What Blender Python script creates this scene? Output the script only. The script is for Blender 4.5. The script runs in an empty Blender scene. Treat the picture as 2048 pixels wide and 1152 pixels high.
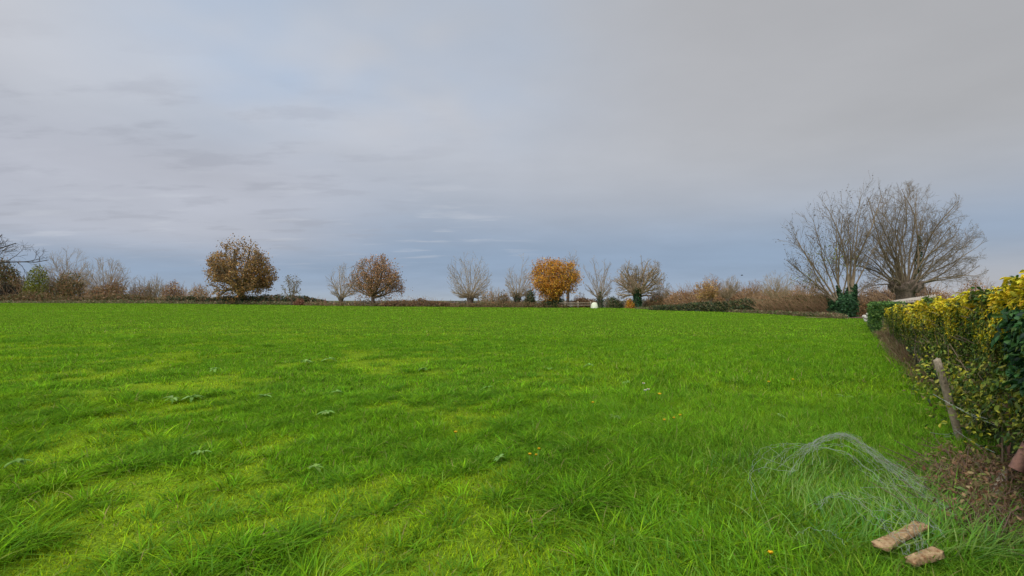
import bpy, math, random
import numpy as np
from mathutils import Vector

sc = bpy.context.scene
COL = sc.collection
# ------------------------------------------------------------------ camera
EYE = 1.6
cd = bpy.data.cameras.new("camera"); cam = bpy.data.objects.new("camera", cd); COL.objects.link(cam)
cd.sensor_width = 36; cd.lens = 18; cd.clip_start = 0.05; cd.clip_end = 8000
PITCH = math.atan(23/1024)
cam.location = (0, 0, EYE); cam.rotation_euler = (math.pi/2 + PITCH, 0, 0)
sc.camera = cam
# ------------------------------------------------------------------ view + world + sun
sc.view_settings.view_transform = 'Standard'; sc.view_settings.look = 'None'
sc.view_settings.exposure = 0.0; sc.view_settings.gamma = 1.0
SUN_EL, SUN_AZ = math.radians(48), math.radians(215)      # azimuth measured from +Y clockwise: behind the camera, to the left
w = bpy.data.worlds.new("World"); sc.world = w; w.use_nodes = True
N = w.node_tree.nodes; Lk = w.node_tree.links; N.clear()

def nd(t, **k):
    n = N.new(t)
    for a, b in k.items(): setattr(n, a, b)
    return n
def mth(op, a, b=None, clamp=False):
    n = N.new('ShaderNodeMath'); n.operation = op; n.use_clamp = clamp
    for i, v in enumerate((a, b)):
        if v is None: continue
        if isinstance(v, (int, float)): n.inputs[i].default_value = v
        else: Lk.new(v, n.inputs[i])
    return n.outputs[0]
def sstep(v, a, b):
    n = N.new('ShaderNodeMapRange'); n.interpolation_type = 'SMOOTHSTEP'
    n.inputs['From Min'].default_value = a; n.inputs['From Max'].default_value = b
    Lk.new(v, n.inputs['Value']); return n.outputs['Result']
def mixc(f, a, b, mode='MIX'):
    n = N.new('ShaderNodeMix'); n.data_type = 'RGBA'; n.blend_type = mode
    if isinstance(f, (int, float)): n.inputs[0].default_value = f
    else: Lk.new(f, n.inputs[0])
    for i, v in ((6, a), (7, b)):
        if isinstance(v, tuple): n.inputs[i].default_value = (*v, 1)
        else: Lk.new(v, n.inputs[i])
    return n.outputs[2]
def s2l(*c):
    return tuple(((x/255)/12.92 if x/255 <= .04045 else ((x/255+.055)/1.055)**2.4) for x in c)

tc = nd('ShaderNodeTexCoord'); sx = nd('ShaderNodeSeparateXYZ'); Lk.new(tc.outputs['Generated'], sx.inputs[0])
dx, dy, dz = sx.outputs
sky = nd('ShaderNodeTexSky', sky_type='NISHITA', sun_disc=False)
sky.sun_elevation = SUN_EL; sky.sun_rotation = SUN_AZ; sky.air_density = 1.3; sky.dust_density = 2.0
ramp = nd('ShaderNodeValToRGB'); Lk.new(dz, ramp.inputs[0]); ramp.color_ramp.interpolation = 'B_SPLINE'
SKY = [(0.0, (174, 185, 197)), (0.02, (156, 173, 195)), (0.06, (141, 163, 191)), (0.11, (147, 165, 190)), (0.17, (170, 179, 195)),
       (0.26, (193, 197, 207)), (0.36, (202, 204, 211)), (0.50, (201, 202, 206)), (1.0, (190, 190, 192))]
e = ramp.color_ramp.elements
while len(e) > 1: e.remove(e[0])
e[0].position = SKY[0][0]; e[0].color = (*s2l(*SKY[0][1]), 1)
for p, c in SKY[1:]:
    q = e.new(p); q.color = (*s2l(*c), 1)
base = ramp.outputs[0]
# warmer, greyer cloud sheet to the right and overhead, bluer gap to the upper left
right = mth('MULTIPLY', sstep(dx, -0.38, 0.78), sstep(dz, 0.08, 0.30))
lb = mth('MULTIPLY', sstep(dx, -0.15, -0.5), mth('MULTIPLY', sstep(dz, 0.04, 0.12), sstep(dz, 0.3, 0.2)))
base = mixc(mth('MULTIPLY', lb, 0.8), base, s2l(190, 192, 203))
base = mixc(right, base, s2l(175, 175, 177))
hr = mth('MULTIPLY', sstep(dx, 0.50, 0.68), mth('SUBTRACT', 1.0, sstep(dz, 0.02, 0.12)))
base = mixc(mth('MULTIPLY', hr, 0.7), base, s2l(184, 182, 184))
# projected cloud plane
den = mth('ADD', mth('MAXIMUM', dz, 0.0), 0.10)
cx = nd('ShaderNodeCombineXYZ'); Lk.new(mth('DIVIDE', dx, den), cx.inputs[0]); Lk.new(mth('DIVIDE', dy, den), cx.inputs[1])
def noise(sc_, det, off, sx_=1., sy_=1.):
    m = nd('ShaderNodeMapping'); m.inputs['Location'].default_value = off; m.inputs['Scale'].default_value = (sx_, sy_, 1)
    Lk.new(cx.outputs[0], m.inputs[0])
    t = nd('ShaderNodeTexNoise'); t.inputs['Scale'].default_value = sc_; t.inputs['Detail'].default_value = det
    t.inputs['Roughness'].default_value = 0.55; Lk.new(m.outputs[0], t.inputs[0]); return t.outputs[0]
big = noise(0.45, 4, (3.1, 1.2, 0))
left = sstep(dx, 0.05, -0.45)
bluem = mth('MULTIPLY', mth('MULTIPLY', sstep(big, 0.28, 0.50), mth('MULTIPLY', sstep(dx, 0.35, -0.35), sstep(dx, -0.70, -0.40))), sstep(dz, 0.2, 0.40))
base = mixc(mth('MULTIPLY', bluem, 0.85), base, s2l(166, 188, 216))
streak = noise(3.3, 6, (0.3, 4.0, 0), 0.65, 1.35)
dm = mth('MULTIPLY', mth('MULTIPLY', sstep(streak, 0.50, 0.66), left), mth('MULTIPLY', sstep(dz, 0.03, 0.13), sstep(dz, 0.42, 0.28)))
base = mixc(mth('MULTIPLY', dm, 0.32), base, s2l(158, 161, 173))
wisp = noise(2.4, 7, (6.3, 2.0, 0), 0.6, 1.6)
wm = mth('MULTIPLY', mth('MULTIPLY', sstep(wisp, 0.54, 0.70), sstep(dx, 0.1, -0.1)), mth('MULTIPLY', sstep(dz, 0.04, 0.1), sstep(dz, 0.30, 0.18)))
base = mixc(mth('MULTIPLY', wm, 0.4), base, s2l(198, 202, 212))
soft = noise(0.9, 5, (1.3, 7.0, 0), 1., 1.)
sfac = mth('ADD', mth('MULTIPLY', mth('SUBTRACT', soft, 0.5), 0.30), 1.0)
vs = nd('ShaderNodeVectorMath', operation='SCALE'); Lk.new(base, vs.inputs[0]); Lk.new(sfac, vs.inputs['Scale'])
# thin cloud around the hidden sun, behind the camera, is brighter
sv = (math.sin(SUN_AZ)*math.cos(SUN_EL), math.cos(SUN_AZ)*math.cos(SUN_EL), math.sin(SUN_EL))
dp = nd('ShaderNodeVectorMath', operation='DOT_PRODUCT'); Lk.new(tc.outputs['Generated'], dp.inputs[0]); dp.inputs[1].default_value = sv
GLOW = 4.0
gl = mth('ADD', mth('MULTIPLY', sstep(dp.outputs['Value'], 0.35, 1.0), GLOW), 1.0)
vs2 = nd('ShaderNodeVectorMath', operation='SCALE'); Lk.new(vs.outputs[0], vs2.inputs[0]); Lk.new(mth('MULTIPLY', gl, 10.0), vs2.inputs['Scale'])
final = mixc(0.93, sky.outputs[0], vs2.outputs[0])
bg = nd('ShaderNodeBackground'); bg.inputs[1].default_value = 0.1; Lk.new(final, bg.inputs[0])
wo = nd('ShaderNodeOutputWorld'); Lk.new(bg.outputs[0], wo.inputs[0])

sl = bpy.data.lights.new("sun", 'SUN'); sl.energy = 1.5; sl.angle = math.radians(14); sl.color = (1.0, 0.95, 0.87)
sun = bpy.data.objects.new("sun", sl); COL.objects.link(sun)
sun.rotation_euler = Vector(sv).to_track_quat('Z', 'Y').to_euler(); sun.location = (-20, -20, 30)

# ------------------------------------------------------------------ coordinates
CP, SP = math.cos(PITCH), math.sin(PITCH)
def at(px, py, Y):
    """world point at depth Y in the direction of photo pixel px, py"""
    u = (px-1024)/1024; v = (576-py)/1024
    ry = CP - v*SP; rz = SP + v*CP
    return np.array((u*Y/ry, Y, EYE + rz*Y/ry))
UE = [-1.2, -1.0, -.66, -.32, -.08, .15, .42, .56, .70, .8]
ZE = [.95, .90, .77, .40, .23, .14, 0, -.07, -.05, 0]
DE = [128, 122, 112, 105, 95, 90, 68, 52, 40, 40]
def smooth(t): t = np.clip(t, 0, 1); return t*t*(3-2*t)
def terrain(x, y):
    x = np.asarray(x, float); y = np.asarray(y, float)
    u = np.clip(x/np.maximum(y, 1e-3), -1.2, .8)
    D = np.interp(u, UE, DE); ze = np.interp(u, UE, ZE)
    t = np.clip(y/D, 0, 1)
    return ze*t**1.3 - 6.0*smooth((y-D-6)/110)
def edge(px): 
    u = (px-1024)/1024; return float(np.interp(u, UE, DE))
def at_z(px, py, z):
    v = (at(px, py, 1.)[2]-EYE); return at(px, py, (z-EYE)/v)
def gz(x, y): return float(terrain(x, y))

# ------------------------------------------------------------------ value noise
_rs = np.random.RandomState(7); _T = _rs.rand(256, 256)
def vnoise(x, y):
    xi = np.floor(x).astype(int); yi = np.floor(y).astype(int); fx = x-xi; fy = y-yi
    fx = fx*fx*(3-2*fx); fy = fy*fy*(3-2*fy)
    a = _T[xi & 255, yi & 255]; b = _T[(xi+1) & 255, yi & 255]; c = _T[xi & 255, (yi+1) & 255]; d = _T[(xi+1) & 255, (yi+1) & 255]
    return (a*(1-fx)+b*fx)*(1-fy)+(c*(1-fx)+d*fx)*fy
def fbm(x, y, o=3):
    s = 0; a = .5; t = 0
    for i in range(o):
        s = s+a*vnoise(x*2**i+17.3*i, y*2**i+5.1*i); t += a; a *= .5
    return s/t

# ------------------------------------------------------------------ materials
def mat(name, rough=0.85, col=None, attr=False, transl=0.0, nscale=None, c2=None, bump=0.0, spec=0.3):
    m = bpy.data.materials.new(name); m.use_nodes = True; nt = m.node_tree; n = nt.nodes; l = nt.links
    b = n['Principled BSDF']; b.inputs['Roughness'].default_value = rough; b.inputs['Specular IOR Level'].default_value = spec
    src = None
    if attr:
        a = n.new('ShaderNodeAttribute'); a.attribute_name = 'Col'; src = a.outputs['Color']
    if nscale:
        t = n.new('ShaderNodeTexNoise'); t.inputs['Scale'].default_value = nscale; t.inputs['Detail'].default_value = 6; t.inputs['Roughness'].default_value = .65
        g = n.new('ShaderNodeNewGeometry'); l.new(g.outputs['Position'], t.inputs['Vector'])
        mr = n.new('ShaderNodeMapRange'); mr.inputs['From Min'].default_value = .36; mr.inputs['From Max'].default_value = .64; l.new(t.outputs[0], mr.inputs['Value'])
        mx = n.new('ShaderNodeMix'); mx.data_type = 'RGBA'; l.new(mr.outputs[0], mx.inputs[0])
        mx.inputs[6].default_value = (*col, 1); mx.inputs[7].default_value = (*c2, 1); src = mx.outputs[2]
        if bump:
            bp = n.new('ShaderNodeBump'); bp.inputs['Strength'].default_value = bump; bp.inputs['Distance'].default_value = .02
            l.new(t.outputs[0], bp.inputs['Height']); l.new(bp.outputs[0], b.inputs['Normal'])
    if src is not None: l.new(src, b.inputs['Base Color'])
    else: b.inputs['Base Color'].default_value = (*col, 1)
    if transl:
        tr = n.new('ShaderNodeBsdfTranslucent'); ms = n.new('ShaderNodeMixShader'); ms.inputs[0].default_value = transl
        if src is not None: l.new(src, tr.inputs[0])
        else: tr.inputs[0].default_value = (*col, 1)
        l.new(b.outputs[0], ms.inputs[1]); l.new(tr.outputs[0], ms.inputs[2]); l.new(ms.outputs[0], n['Material Output'].inputs[0])
    return m
M = {
 'leaf': mat('leaf', .6, attr=True, transl=.3),
 'glossleaf': mat('glossy_leaf', .5, attr=True, transl=.25, spec=.22),
 'blade': mat('grass_blade', .95, attr=True, transl=.42, spec=.0),
 'bark_pale': mat('pale_bark', .9, (.36, .26, .14), nscale=3., c2=(.22, .155, .085)),
 'bark_mid': mat('brown_bark', .9, (.23, .165, .095), nscale=3., c2=(.14, .10, .06)),
 'bark_dark': mat('dark_bark', .9, (.085, .065, .05), nscale=4., c2=(.05, .038, .03)),
 'bark_knob': mat('knobbly_bark', .95, (.16, .11, .075), nscale=6., c2=(.06, .045, .03), bump=.8),
 'twig_warm': mat('warm_twigs', .9, (.34, .20, .10), nscale=1.2, c2=(.20, .12, .06)),
 'twig_grey': mat('grey_twigs', .9, (.34, .245, .14), nscale=1.2, c2=(.21, .15, .085)),
 'post': mat('weathered_wood', .9, (.38, .30, .20), nscale=22., c2=(.20, .155, .105), bump=.6),
 'redwood': mat('reddish_wood', .9, (.30, .15, .10), nscale=18., c2=(.17, .085, .06), bump=.6),
 'wire': mat('galvanised_wire', .45, (.27, .29, .22)),
 'stone': mat('tan_stone', .95, (.50, .34, .17), nscale=26., c2=(.24, .12, .05), bump=1.),
 'palestone': mat('pale_stone', .95, (.55, .50, .42), nscale=12., c2=(.34, .30, .24), bump=.8),
 'bale': mat('pale_wrap', .5, (.60, .60, .42), nscale=3., c2=(.50, .51, .33)),
 'roof': mat('roof_sheet', .8, (.42, .35, .26), nscale=5., c2=(.30, .25, .19)),
 'shedwall': mat('dark_boards', .9, (.06, .05, .04), nscale=6., c2=(.03, .027, .022)),
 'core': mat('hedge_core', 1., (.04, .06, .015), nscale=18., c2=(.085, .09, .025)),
 'bird': mat('dark_feathers', .7, (.012, .012, .014)),
}
# ------------------------------------------------------------------ mesh building
class MB:
    """collects chunks of vertices, faces and colours; links them as ONE mesh object"""
    def __init__(s): s.V = []; s.C = []; s.F = []; s.n = 0
    def add(s, V, F, C=None):
        V = np.asarray(V, np.float32).reshape(-1, 3); F = np.asarray(F, np.int64)
        s.V.append(V); s.F.append(F+s.n)
        if C is None: C = np.ones((len(V), 3), np.float32)
        s.C.append(np.asarray(C, np.float32)); s.n += len(V)
    def build(s, name, m, parent=None, smooth_=False):
        me = bpy.data.meshes.new(name); V = np.concatenate(s.V)
        me.vertices.add(len(V)); me.vertices.foreach_set('co', V.ravel())
        li = np.concatenate([f.ravel() for f in s.F]); ln = np.concatenate([np.full(len(f), f.shape[1], np.int64) for f in s.F])
        st = np.concatenate(([0], np.cumsum(ln)[:-1]))
        me.loops.add(len(li)); me.loops.foreach_set('vertex_index', li.astype(np.int32))
        me.polygons.add(len(ln)); me.polygons.foreach_set('loop_start', st.astype(np.int32))
        try: me.polygons.foreach_set('loop_total', ln.astype(np.int32))
        except Exception: pass
        ca = me.color_attributes.new('Col', 'FLOAT_COLOR', 'POINT'); C = np.concatenate(s.C)
        ca.data.foreach_set('color', np.concatenate([C, np.ones((len(C), 1), np.float32)], 1).ravel())
        if smooth_: me.polygons.foreach_set('use_smooth', np.ones(len(ln), bool))
        me.update(calc_edges=True); me.validate()
        me.materials.append(m)
        o = bpy.data.objects.new(name, me); COL.objects.link(o)
        if parent is not None:
            o.parent = parent; o.matrix_parent_inverse = parent.matrix_basis.inverted()
        return o
def tag(o, label=None, cat=None, group=None, kind=None):
    if label: o['label'] = label
    if cat: o['category'] = cat
    if group: o['group'] = group
    if kind: o['kind'] = kind
    return o
def thing(name, loc, label, cat, group=None):
    o = bpy.data.objects.new(name, None); COL.objects.link(o); o.location = tuple(float(v) for v in loc); o.empty_display_size = .1
    tag(o, label, cat, group); return o

def tubes(mb, polys, sides, col=None):
    """polys: list of (points, radii); batches polylines of the same length"""
    by = {}
    for p, r in polys: by.setdefault(len(p), []).append((p, r))
    for n, L in by.items():
        if n < 2: continue
        P = np.array([a for a, b in L], float); R = np.array([b for a, b in L], float)
        T = np.gradient(P, axis=1); T /= np.linalg.norm(T, axis=2, keepdims=True)+1e-9
        m = T.mean(1); ref = np.where(np.abs(m[:, 2:3]) > .8, np.array([[1., 0, 0]]), np.array([[0, 0, 1.]]))
        U = np.cross(T, ref[:, None, :]); U /= np.linalg.norm(U, axis=2, keepdims=True)+1e-9
        W = np.cross(T, U)
        a = np.arange(sides)*2*np.pi/sides
        V = P[:, :, None, :]+R[:, :, None, None]*(np.cos(a)[None, None, :, None]*U[:, :, None, :]+np.sin(a)[None, None, :, None]*W[:, :, None, :])
        k = len(L); idx = np.arange(k*n*sides).reshape(k, n, sides)
        q = np.stack([idx[:, :-1], np.roll(idx, -1, 2)[:, :-1], np.roll(idx, -1, 2)[:, 1:], idx[:, 1:]], -1).reshape(-1, 4)
        V = V.reshape(-1, 3)
        mb.add(V, q, None if col is None else np.tile(col, (len(V), 1)))

def leaves(mb, P, Nrm, size, cols, rng, aspect=.5, fold=.25):
    """folded leaves: P (n,3) centre, Nrm (n,3) facing, size (n,) length; 6 verts each"""
    n = len(P); Nrm = Nrm/(np.linalg.norm(Nrm, axis=1, keepdims=True)+1e-9)
    r = rng.normal(size=(n, 3)); A = np.cross(Nrm, r); A /= np.linalg.norm(A, axis=1, keepdims=True)+1e-9
    B = np.cross(Nrm, A); s = size[:, None]; wd = s*aspect*.5
    v0 = P-A*s*.5; v1 = P-A*s*.08+Nrm*0; v3 = P+A*s*.5-Nrm*s*.12
    l1 = P-A*s*.18+B*wd+Nrm*s*fold*aspect; r1 = P-A*s*.18-B*wd+Nrm*s*fold*aspect
    l2 = P+A*s*.18+B*wd*.8+Nrm*s*fold*aspect*.7; r2 = P+A*s*.18-B*wd*.8+Nrm*s*fold*aspect*.7
    V = np.stack([v0, l1, l2, v3, r2, r1], 1).reshape(-1, 3); b = np.arange(n)[:, None]*6
    F = np.concatenate([b+np.array([[0, 3, 2, 1]]), b+np.array([[0, 5, 4, 3]])])
    mb.add(V, F, np.repeat(cols, 6, 0))
def quads(mb, P, size, cols, rng, squash=.7):
    """random irregular leaf clumps: one quad each"""
    n = len(P); A = rng.normal(size=(n, 3)); A /= np.linalg.norm(A, axis=1, keepdims=True)
    r = rng.normal(size=(n, 3)); B = np.cross(A, r); B /= np.linalg.norm(B, axis=1, keepdims=True)
    s = size[:, None]*.5; k = rng.uniform(.5, 1.2, (n, 4, 1))
    V = np.stack([P+A*s*k[:, 0], P+B*s*squash*k[:, 1], P-A*s*k[:, 2], P-B*s*squash*k[:, 3]], 1).reshape(-1, 3)
    mb.add(V, (np.arange(n)[:, None]*4+np.arange(4)), np.repeat(cols, 4, 0))
def pick(pal, n, rng, jit=.15):
    pal = np.array(pal, float); c = pal[rng.randint(0, len(pal), n)]
    return c*(1+rng.uniform(-jit, jit, (n, 1)))*(1+rng.uniform(-jit*.4, jit*.4, (n, 3)))

# ------------------------------------------------------------------ GROUND
def rowphase(x, y): return (x-0.67*y)/1.2037           # distance across the drill rows, which run parallel to the hedge
def patchf(x, y):
    """share of mossy yellow turf: strips between the drill rows, mostly in the left and middle foreground"""
    rp = rowphase(x, y); al = (0.67*x+y)/1.2037
    f = .45*vnoise(rp*1.5+3, al*.45)+.55*fbm(x*1.2, y*1.2, 2)
    side = smooth((3.2-(x-0.02*y))/5.5)
    return smooth((f-.53)/.09)*(.25+.75*side)*np.exp(-np.maximum(y-9, 0)/16)
rr = np.concatenate([[0.0], np.geomspace(.4, 3200, 230)]); aa = np.concatenate([np.linspace(-62, 62, 420), np.linspace(64, 296, 90)])*np.pi/180
RR, AA = np.meshgrid(rr, aa, indexing='ij'); GX = RR*np.sin(AA); GY = RR*np.cos(AA)
def bumpz(x, y):
    f = 1/(1+(np.hypot(x, y)/25)**2)
    return ((fbm(x*1.6+40, y*1.6+40, 3)-.5)*.11+(vnoise(x*.35, y*.35)-.5)*.08)*f
GZ = terrain(GX, GY)+bumpz(GX, GY)
V = np.stack([GX, GY, GZ], -1).reshape(-1, 3); nr, na = RR.shape
idx = np.arange(nr*na).reshape(nr, na); nxt = np.roll(idx, -1, 1)
moss = np.where(V[:, 1] > 1, patchf(V[:, 0], np.maximum(V[:, 1], .1)), 0)[:, None]*np.ones((1, 3))
g = MB(); g.add(V, np.stack([idx[:-1], idx[1:], nxt[1:], nxt[:-1]], -1).reshape(-1, 4)[:, ::-1], moss)
gm = bpy.data.materials.new('field_turf'); gm.use_nodes = True; n = gm.node_tree.nodes; l = gm.node_tree.links; b = n['Principled BSDF']
b.inputs['Roughness'].default_value = .9; b.inputs['Specular IOR Level'].default_value = 0
gg = n.new('ShaderNodeNewGeometry')
def tn(s, d=6):
    t = n.new('ShaderNodeTexNoise'); t.inputs['Scale'].default_value = s; t.inputs['Detail'].default_value = d; l.new(gg.outputs['Position'], t.inputs['Vector']); return t.outputs[0]
def mr(v, a, b_):
    q = n.new('ShaderNodeMapRange'); q.inputs['From Min'].default_value = a; q.inputs['From Max'].default_value = b_; l.new(v, q.inputs['Value']); return q.outputs[0]
def mx(f, a, b_):
    q = n.new('ShaderNodeMix'); q.data_type = 'RGBA'
    l.new(f, q.inputs[0])
    for i, v in ((6, a), (7, b_)):
        if isinstance(v, tuple): q.inputs[i].default_value = (*v, 1)
        else: l.new(v, q.inputs[i])
    return q.outputs[2]
G1 = mx(mr(tn(.9), .35, .65), (.07, .145, .008), (.10, .165, .010))
G2 = mx(mr(tn(9.), .35, .65), G1, (.045, .10, .008))
G3 = mx(mr(tn(30.), .6, .75), G2, (.09, .07, .03))
at_ = n.new('ShaderNodeAttribute'); at_.attribute_name = 'Col'
G25 = mx(mr(tn(60.), .35, .65), (.075, .12, .012), (.20, .29, .013)); G3 = mx(at_.outputs['Fac'], G3, G25)
sepn = n.new('ShaderNodeSeparateXYZ'); l.new(gg.outputs['Position'], sepn.inputs[0])
far_ = mr(sepn.outputs[1], 135, 200)
G4 = mx(far_, G3, (.10, .10, .045))
l.new(G4, b.inputs['Base Color'])
ground = g.build('ground', gm, smooth_=True); tag(ground, 'gently rising green field with mossy turf reaching the tree line', 'field', kind='structure')

# ------------------------------------------------------------------ GRASS
rng = np.random.RandomState(11)
def blades(mb, X, Y, h, wd, az, lean, curve, col, lev, Z=None, tip=None):
    n = len(X)
    if Z is None: Z = terrain(X, Y)+bumpz(X, Y)-.004
    P = np.stack([X, Y, Z], 1)[:, None, :]
    ts = np.linspace(0, 1, lev+1)[None, :, None]; h = h[:, None, None]
    d = np.stack([np.cos(az), np.sin(az), np.zeros(n)], 1)[:, None, :]
    fa = az+np.pi/2+rng.normal(0, .5, n); s = np.stack([np.cos(fa), np.sin(fa), np.zeros(n)], 1)[:, None, :]
    up = np.array([0, 0, 1.])[None, None, :]
    le = lean[:, None, None]; cu = curve[:, None, None]
    C = P+d*h*(le*ts+cu*ts**2)+up*h*(ts-.55*cu*ts**2-.2*le*ts)
    wv = s*wd[:, None, None]*.5*np.clip(1.05-ts**1.6, 0, 1)
    Lf = (C-wv)[:, :-1]; Rt = (C+wv)[:, :-1]
    V = np.concatenate([np.stack([Lf, Rt], 2).reshape(n, -1, 3), C[:, -1:]], 1); k = 2*lev+1
    b = np.arange(n)[:, None]*k; off = mb.n
    cc = np.repeat(col[:, None, :], k, 1)
    if tip is not None: cc[:, -1] = cc[:, -1]*(1-tip)+np.array([.30, .30, .06])*tip
    quad = [b+np.array([[2*i, 2*i+1, 2*i+3, 2*i+2]]) for i in range(lev-1)]
    mb.V.append(V.reshape(-1, 3).astype(np.float32)); mb.C.append(cc.reshape(-1, 3).astype(np.float32)); mb.n += n*k
    if quad: mb.F.append(np.concatenate(quad)+off)
    mb.F.append(b+np.array([[k-3, k-2, k-1]])+off)
def sample_depth(n, z0, z1, spread=1.14, p=1.0):
    # uniform over the wedge (p=1) or thinning with distance (p<1)
    u = rng.rand(n); q = 1+p
    y = (z0**q+(z1**q-z0**q)*u)**(1/q); x = rng.uniform(-spread, spread, n)*(y+.6); return x, y
def hedge_x(y): return 1.25+.67*y
LUSH = (.138, .295, .010); YEL = (.28, .39, .010); DARK = (.055, .165, .012); BLUE = (.12, .28, .03); DRY = (.34, .27, .10)
def grass_col(x, y, n, tuft=0.):
    a = patchf(x, y)*(1-tuft); c = np.tile(LUSH, (n, 1)).astype(float)
    v = fbm(x*.45+9, y*.45+2, 3)[:, None]
    c = c*(.8+.4*v)+0
    dk = smooth((fbm(x*1.1+31, y*1.1+11, 2)-.5)/.2)[:, None]
    c = c*(1-dk*.2)+np.array(DARK)*dk*.2
    a = a*(.7+.4*rng.rand(n)).clip(0, 1); c = c*(1-a[:, None])+np.array(YEL)*a[:, None]
    bl = (smooth((x-1.0)/2)*smooth((8-y)/4))[:, None]*.45; c = c*(1-bl)+np.array(BLUE)*bl
    c = c*np.clip(1+rng.normal(0, .45, (n, 1)), .25, 2.3); pl = rng.rand(n) < .09; c[pl] = np.array((.28, .44, .05))*(1-.3*rng.rand(pl.sum(), 1)); c[:, 0] *= 1+rng.uniform(-.2, .3, n)
    d = rng.rand(n) < .025; c[d] = DRY
    return c
gr = MB()
def keep(x, y):
    o = (hedge_x(y)-x)*.83-.25*(fbm(x*3, y*3, 2)-.5); litter = (o < .5-.3*np.maximum(y-4, 0)) & (y > 3.25+.3*vnoise(x*4, y)) & (y < 5.1) & (rng.rand(len(x)) > .28)
    return (x < hedge_x(y)+.35) & ~litter
# short turf
def turf(n, z0, z1, p, hm, wm, lev, spread=1.14):
    x, y = sample_depth(n, z0, z1, spread, p); k = keep(x, y) & (y < np.interp(np.clip(x/np.maximum(y, .1), -1.2, .8), UE, DE)+2)
    x, y = x[k], y[k]; n = len(x); a = patchf(x, y)
    lushr = smooth((x-.2)/2.0)
    h = hm*rng.uniform(.55, 1.4, n)*(1-.6*a)*(1+.9*lushr*np.exp(-np.maximum(y-6, 0)/8))*(.7+.6*fbm(x*1.3+5, y*1.3, 2))
    w_ = wm*rng.uniform(.7, 1.3, n)
    az = rng.uniform(0, 6.283, n); 
    blades(gr, x, y, h, w_, az, rng.uniform(.05, .7, n), rng.uniform(0, .9, n), grass_col(x, y, n), lev, tip=.25)
turf(250000, 2.3, 8, .8, .08, .0058, 3)
turf(260000, 7.5, 22, .45, .085, .009, 2)
turf(230000, 20, 60, .3, .085, .03, 1, 1.1)
turf(230000, 55, 126, .5, .09, .10, 1, 1.08)
# tufts of longer blades
def tufts(nt, z0, z1, p, nb, L, wm, lev, rad, spread=1.12):
    x, y = sample_depth(nt, z0, z1, spread, p)
    rp = rowphase(x, y); x = x+(np.round(rp/.62)*.62-rp)*.4*.83; y = y-(np.round(rp/.62)*.62-rp)*.4*.55
    k = keep(x+.1, y) & (rng.rand(nt) > patchf(x, y)*.68); x, y = x[k], y[k]; nt = len(x)
    sz = rng.uniform(.5, 1.25, nt)*(.65+.8*fbm(x*.7+50, y*.7, 2)); tint = rng.rand(nt)
    cnt = np.maximum(6, (nb*sz).astype(int)); I = np.repeat(np.arange(nt), cnt); n = len(I)
    az = rng.uniform(0, 6.283, n); rd = rad*np.sqrt(rng.rand(n))*sz[I]
    bx = x[I]+np.cos(az)*rd; by = y[I]+np.sin(az)*rd
    h = L*sz[I]*rng.uniform(.45, 1.15, n)
    c = grass_col(bx, by, n, .75); t = tint[I][:, None]
    c = c*(1.25-.75*t)+np.array(DARK)*.5*t*t
    b2 = ((tint[I] > .6)*.35)[:, None]; c = c*(1-b2)+np.array(BLUE)*b2
    wind = .5   # the longer blades lean a little to the left
    az2 = az+rng.normal(0, .5, n)
    lean = rng.uniform(.1, .75, n)*(.4+rd/(rad*1.2+1e-6))
    blades(gr, bx, by, h, wm*rng.uniform(.7, 1.4, n), az2, lean, rng.uniform(.3, 1.5, n), c, lev, tip=.15)
tufts(6000, 2.3, 8.5, 1., 42, .155, .0078, 4, .10)
tufts(6500, 7.5, 22, .6, 24, .155, .012, 3, .12)
tufts(5000, 20, 60, .5, 9, .14, .03, 2, .2)
# lush dense grass in the right foreground and round the netting
def lush(n, x0, x1, y0, y1, L, wm, pal, dens=1.):
    x = rng.uniform(x0, x1, n); y = rng.uniform(y0, y1, n); k = keep(x, y) & (x < hedge_x(y)-.1) & (rng.rand(n) < smooth((x-x0)/1.2+.1)); x, y = x[k], y[k]; n = len(x)
    h = L*rng.uniform(.5, 1.2, n)*(.5+fbm(x*1.5, y*1.5, 2)); c = pick(pal, n, rng, .3)
    gd = fbm(x*.8+3, y*.8+8, 2)*9
    blades(gr, x, y, h, wm*rng.uniform(.7, 1.3, n), gd+rng.normal(0, .9, n), rng.uniform(.1, .6, n), rng.uniform(.1, .9, n), c, 4, tip=.15)
lush(42000, .0, 5.2, 2.4, 7.5, .13, .008, [LUSH, LUSH, LUSH, BLUE, (.16, .34, .02), (.20, .36, .04)])
lush(5500, 1.6, 3.6, 3.0, 5.0, .26, .008, [(.12, .28, .05), (.20, .34, .06), (.16, .32, .03), (.26, .36, .09)])
go = gr.build('grass', M['blade'])
tag(go, 'bright green meadow grass in short turf and longer tussocks covering the field', 'grass', kind='stuff')

exec_parts = True
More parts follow.
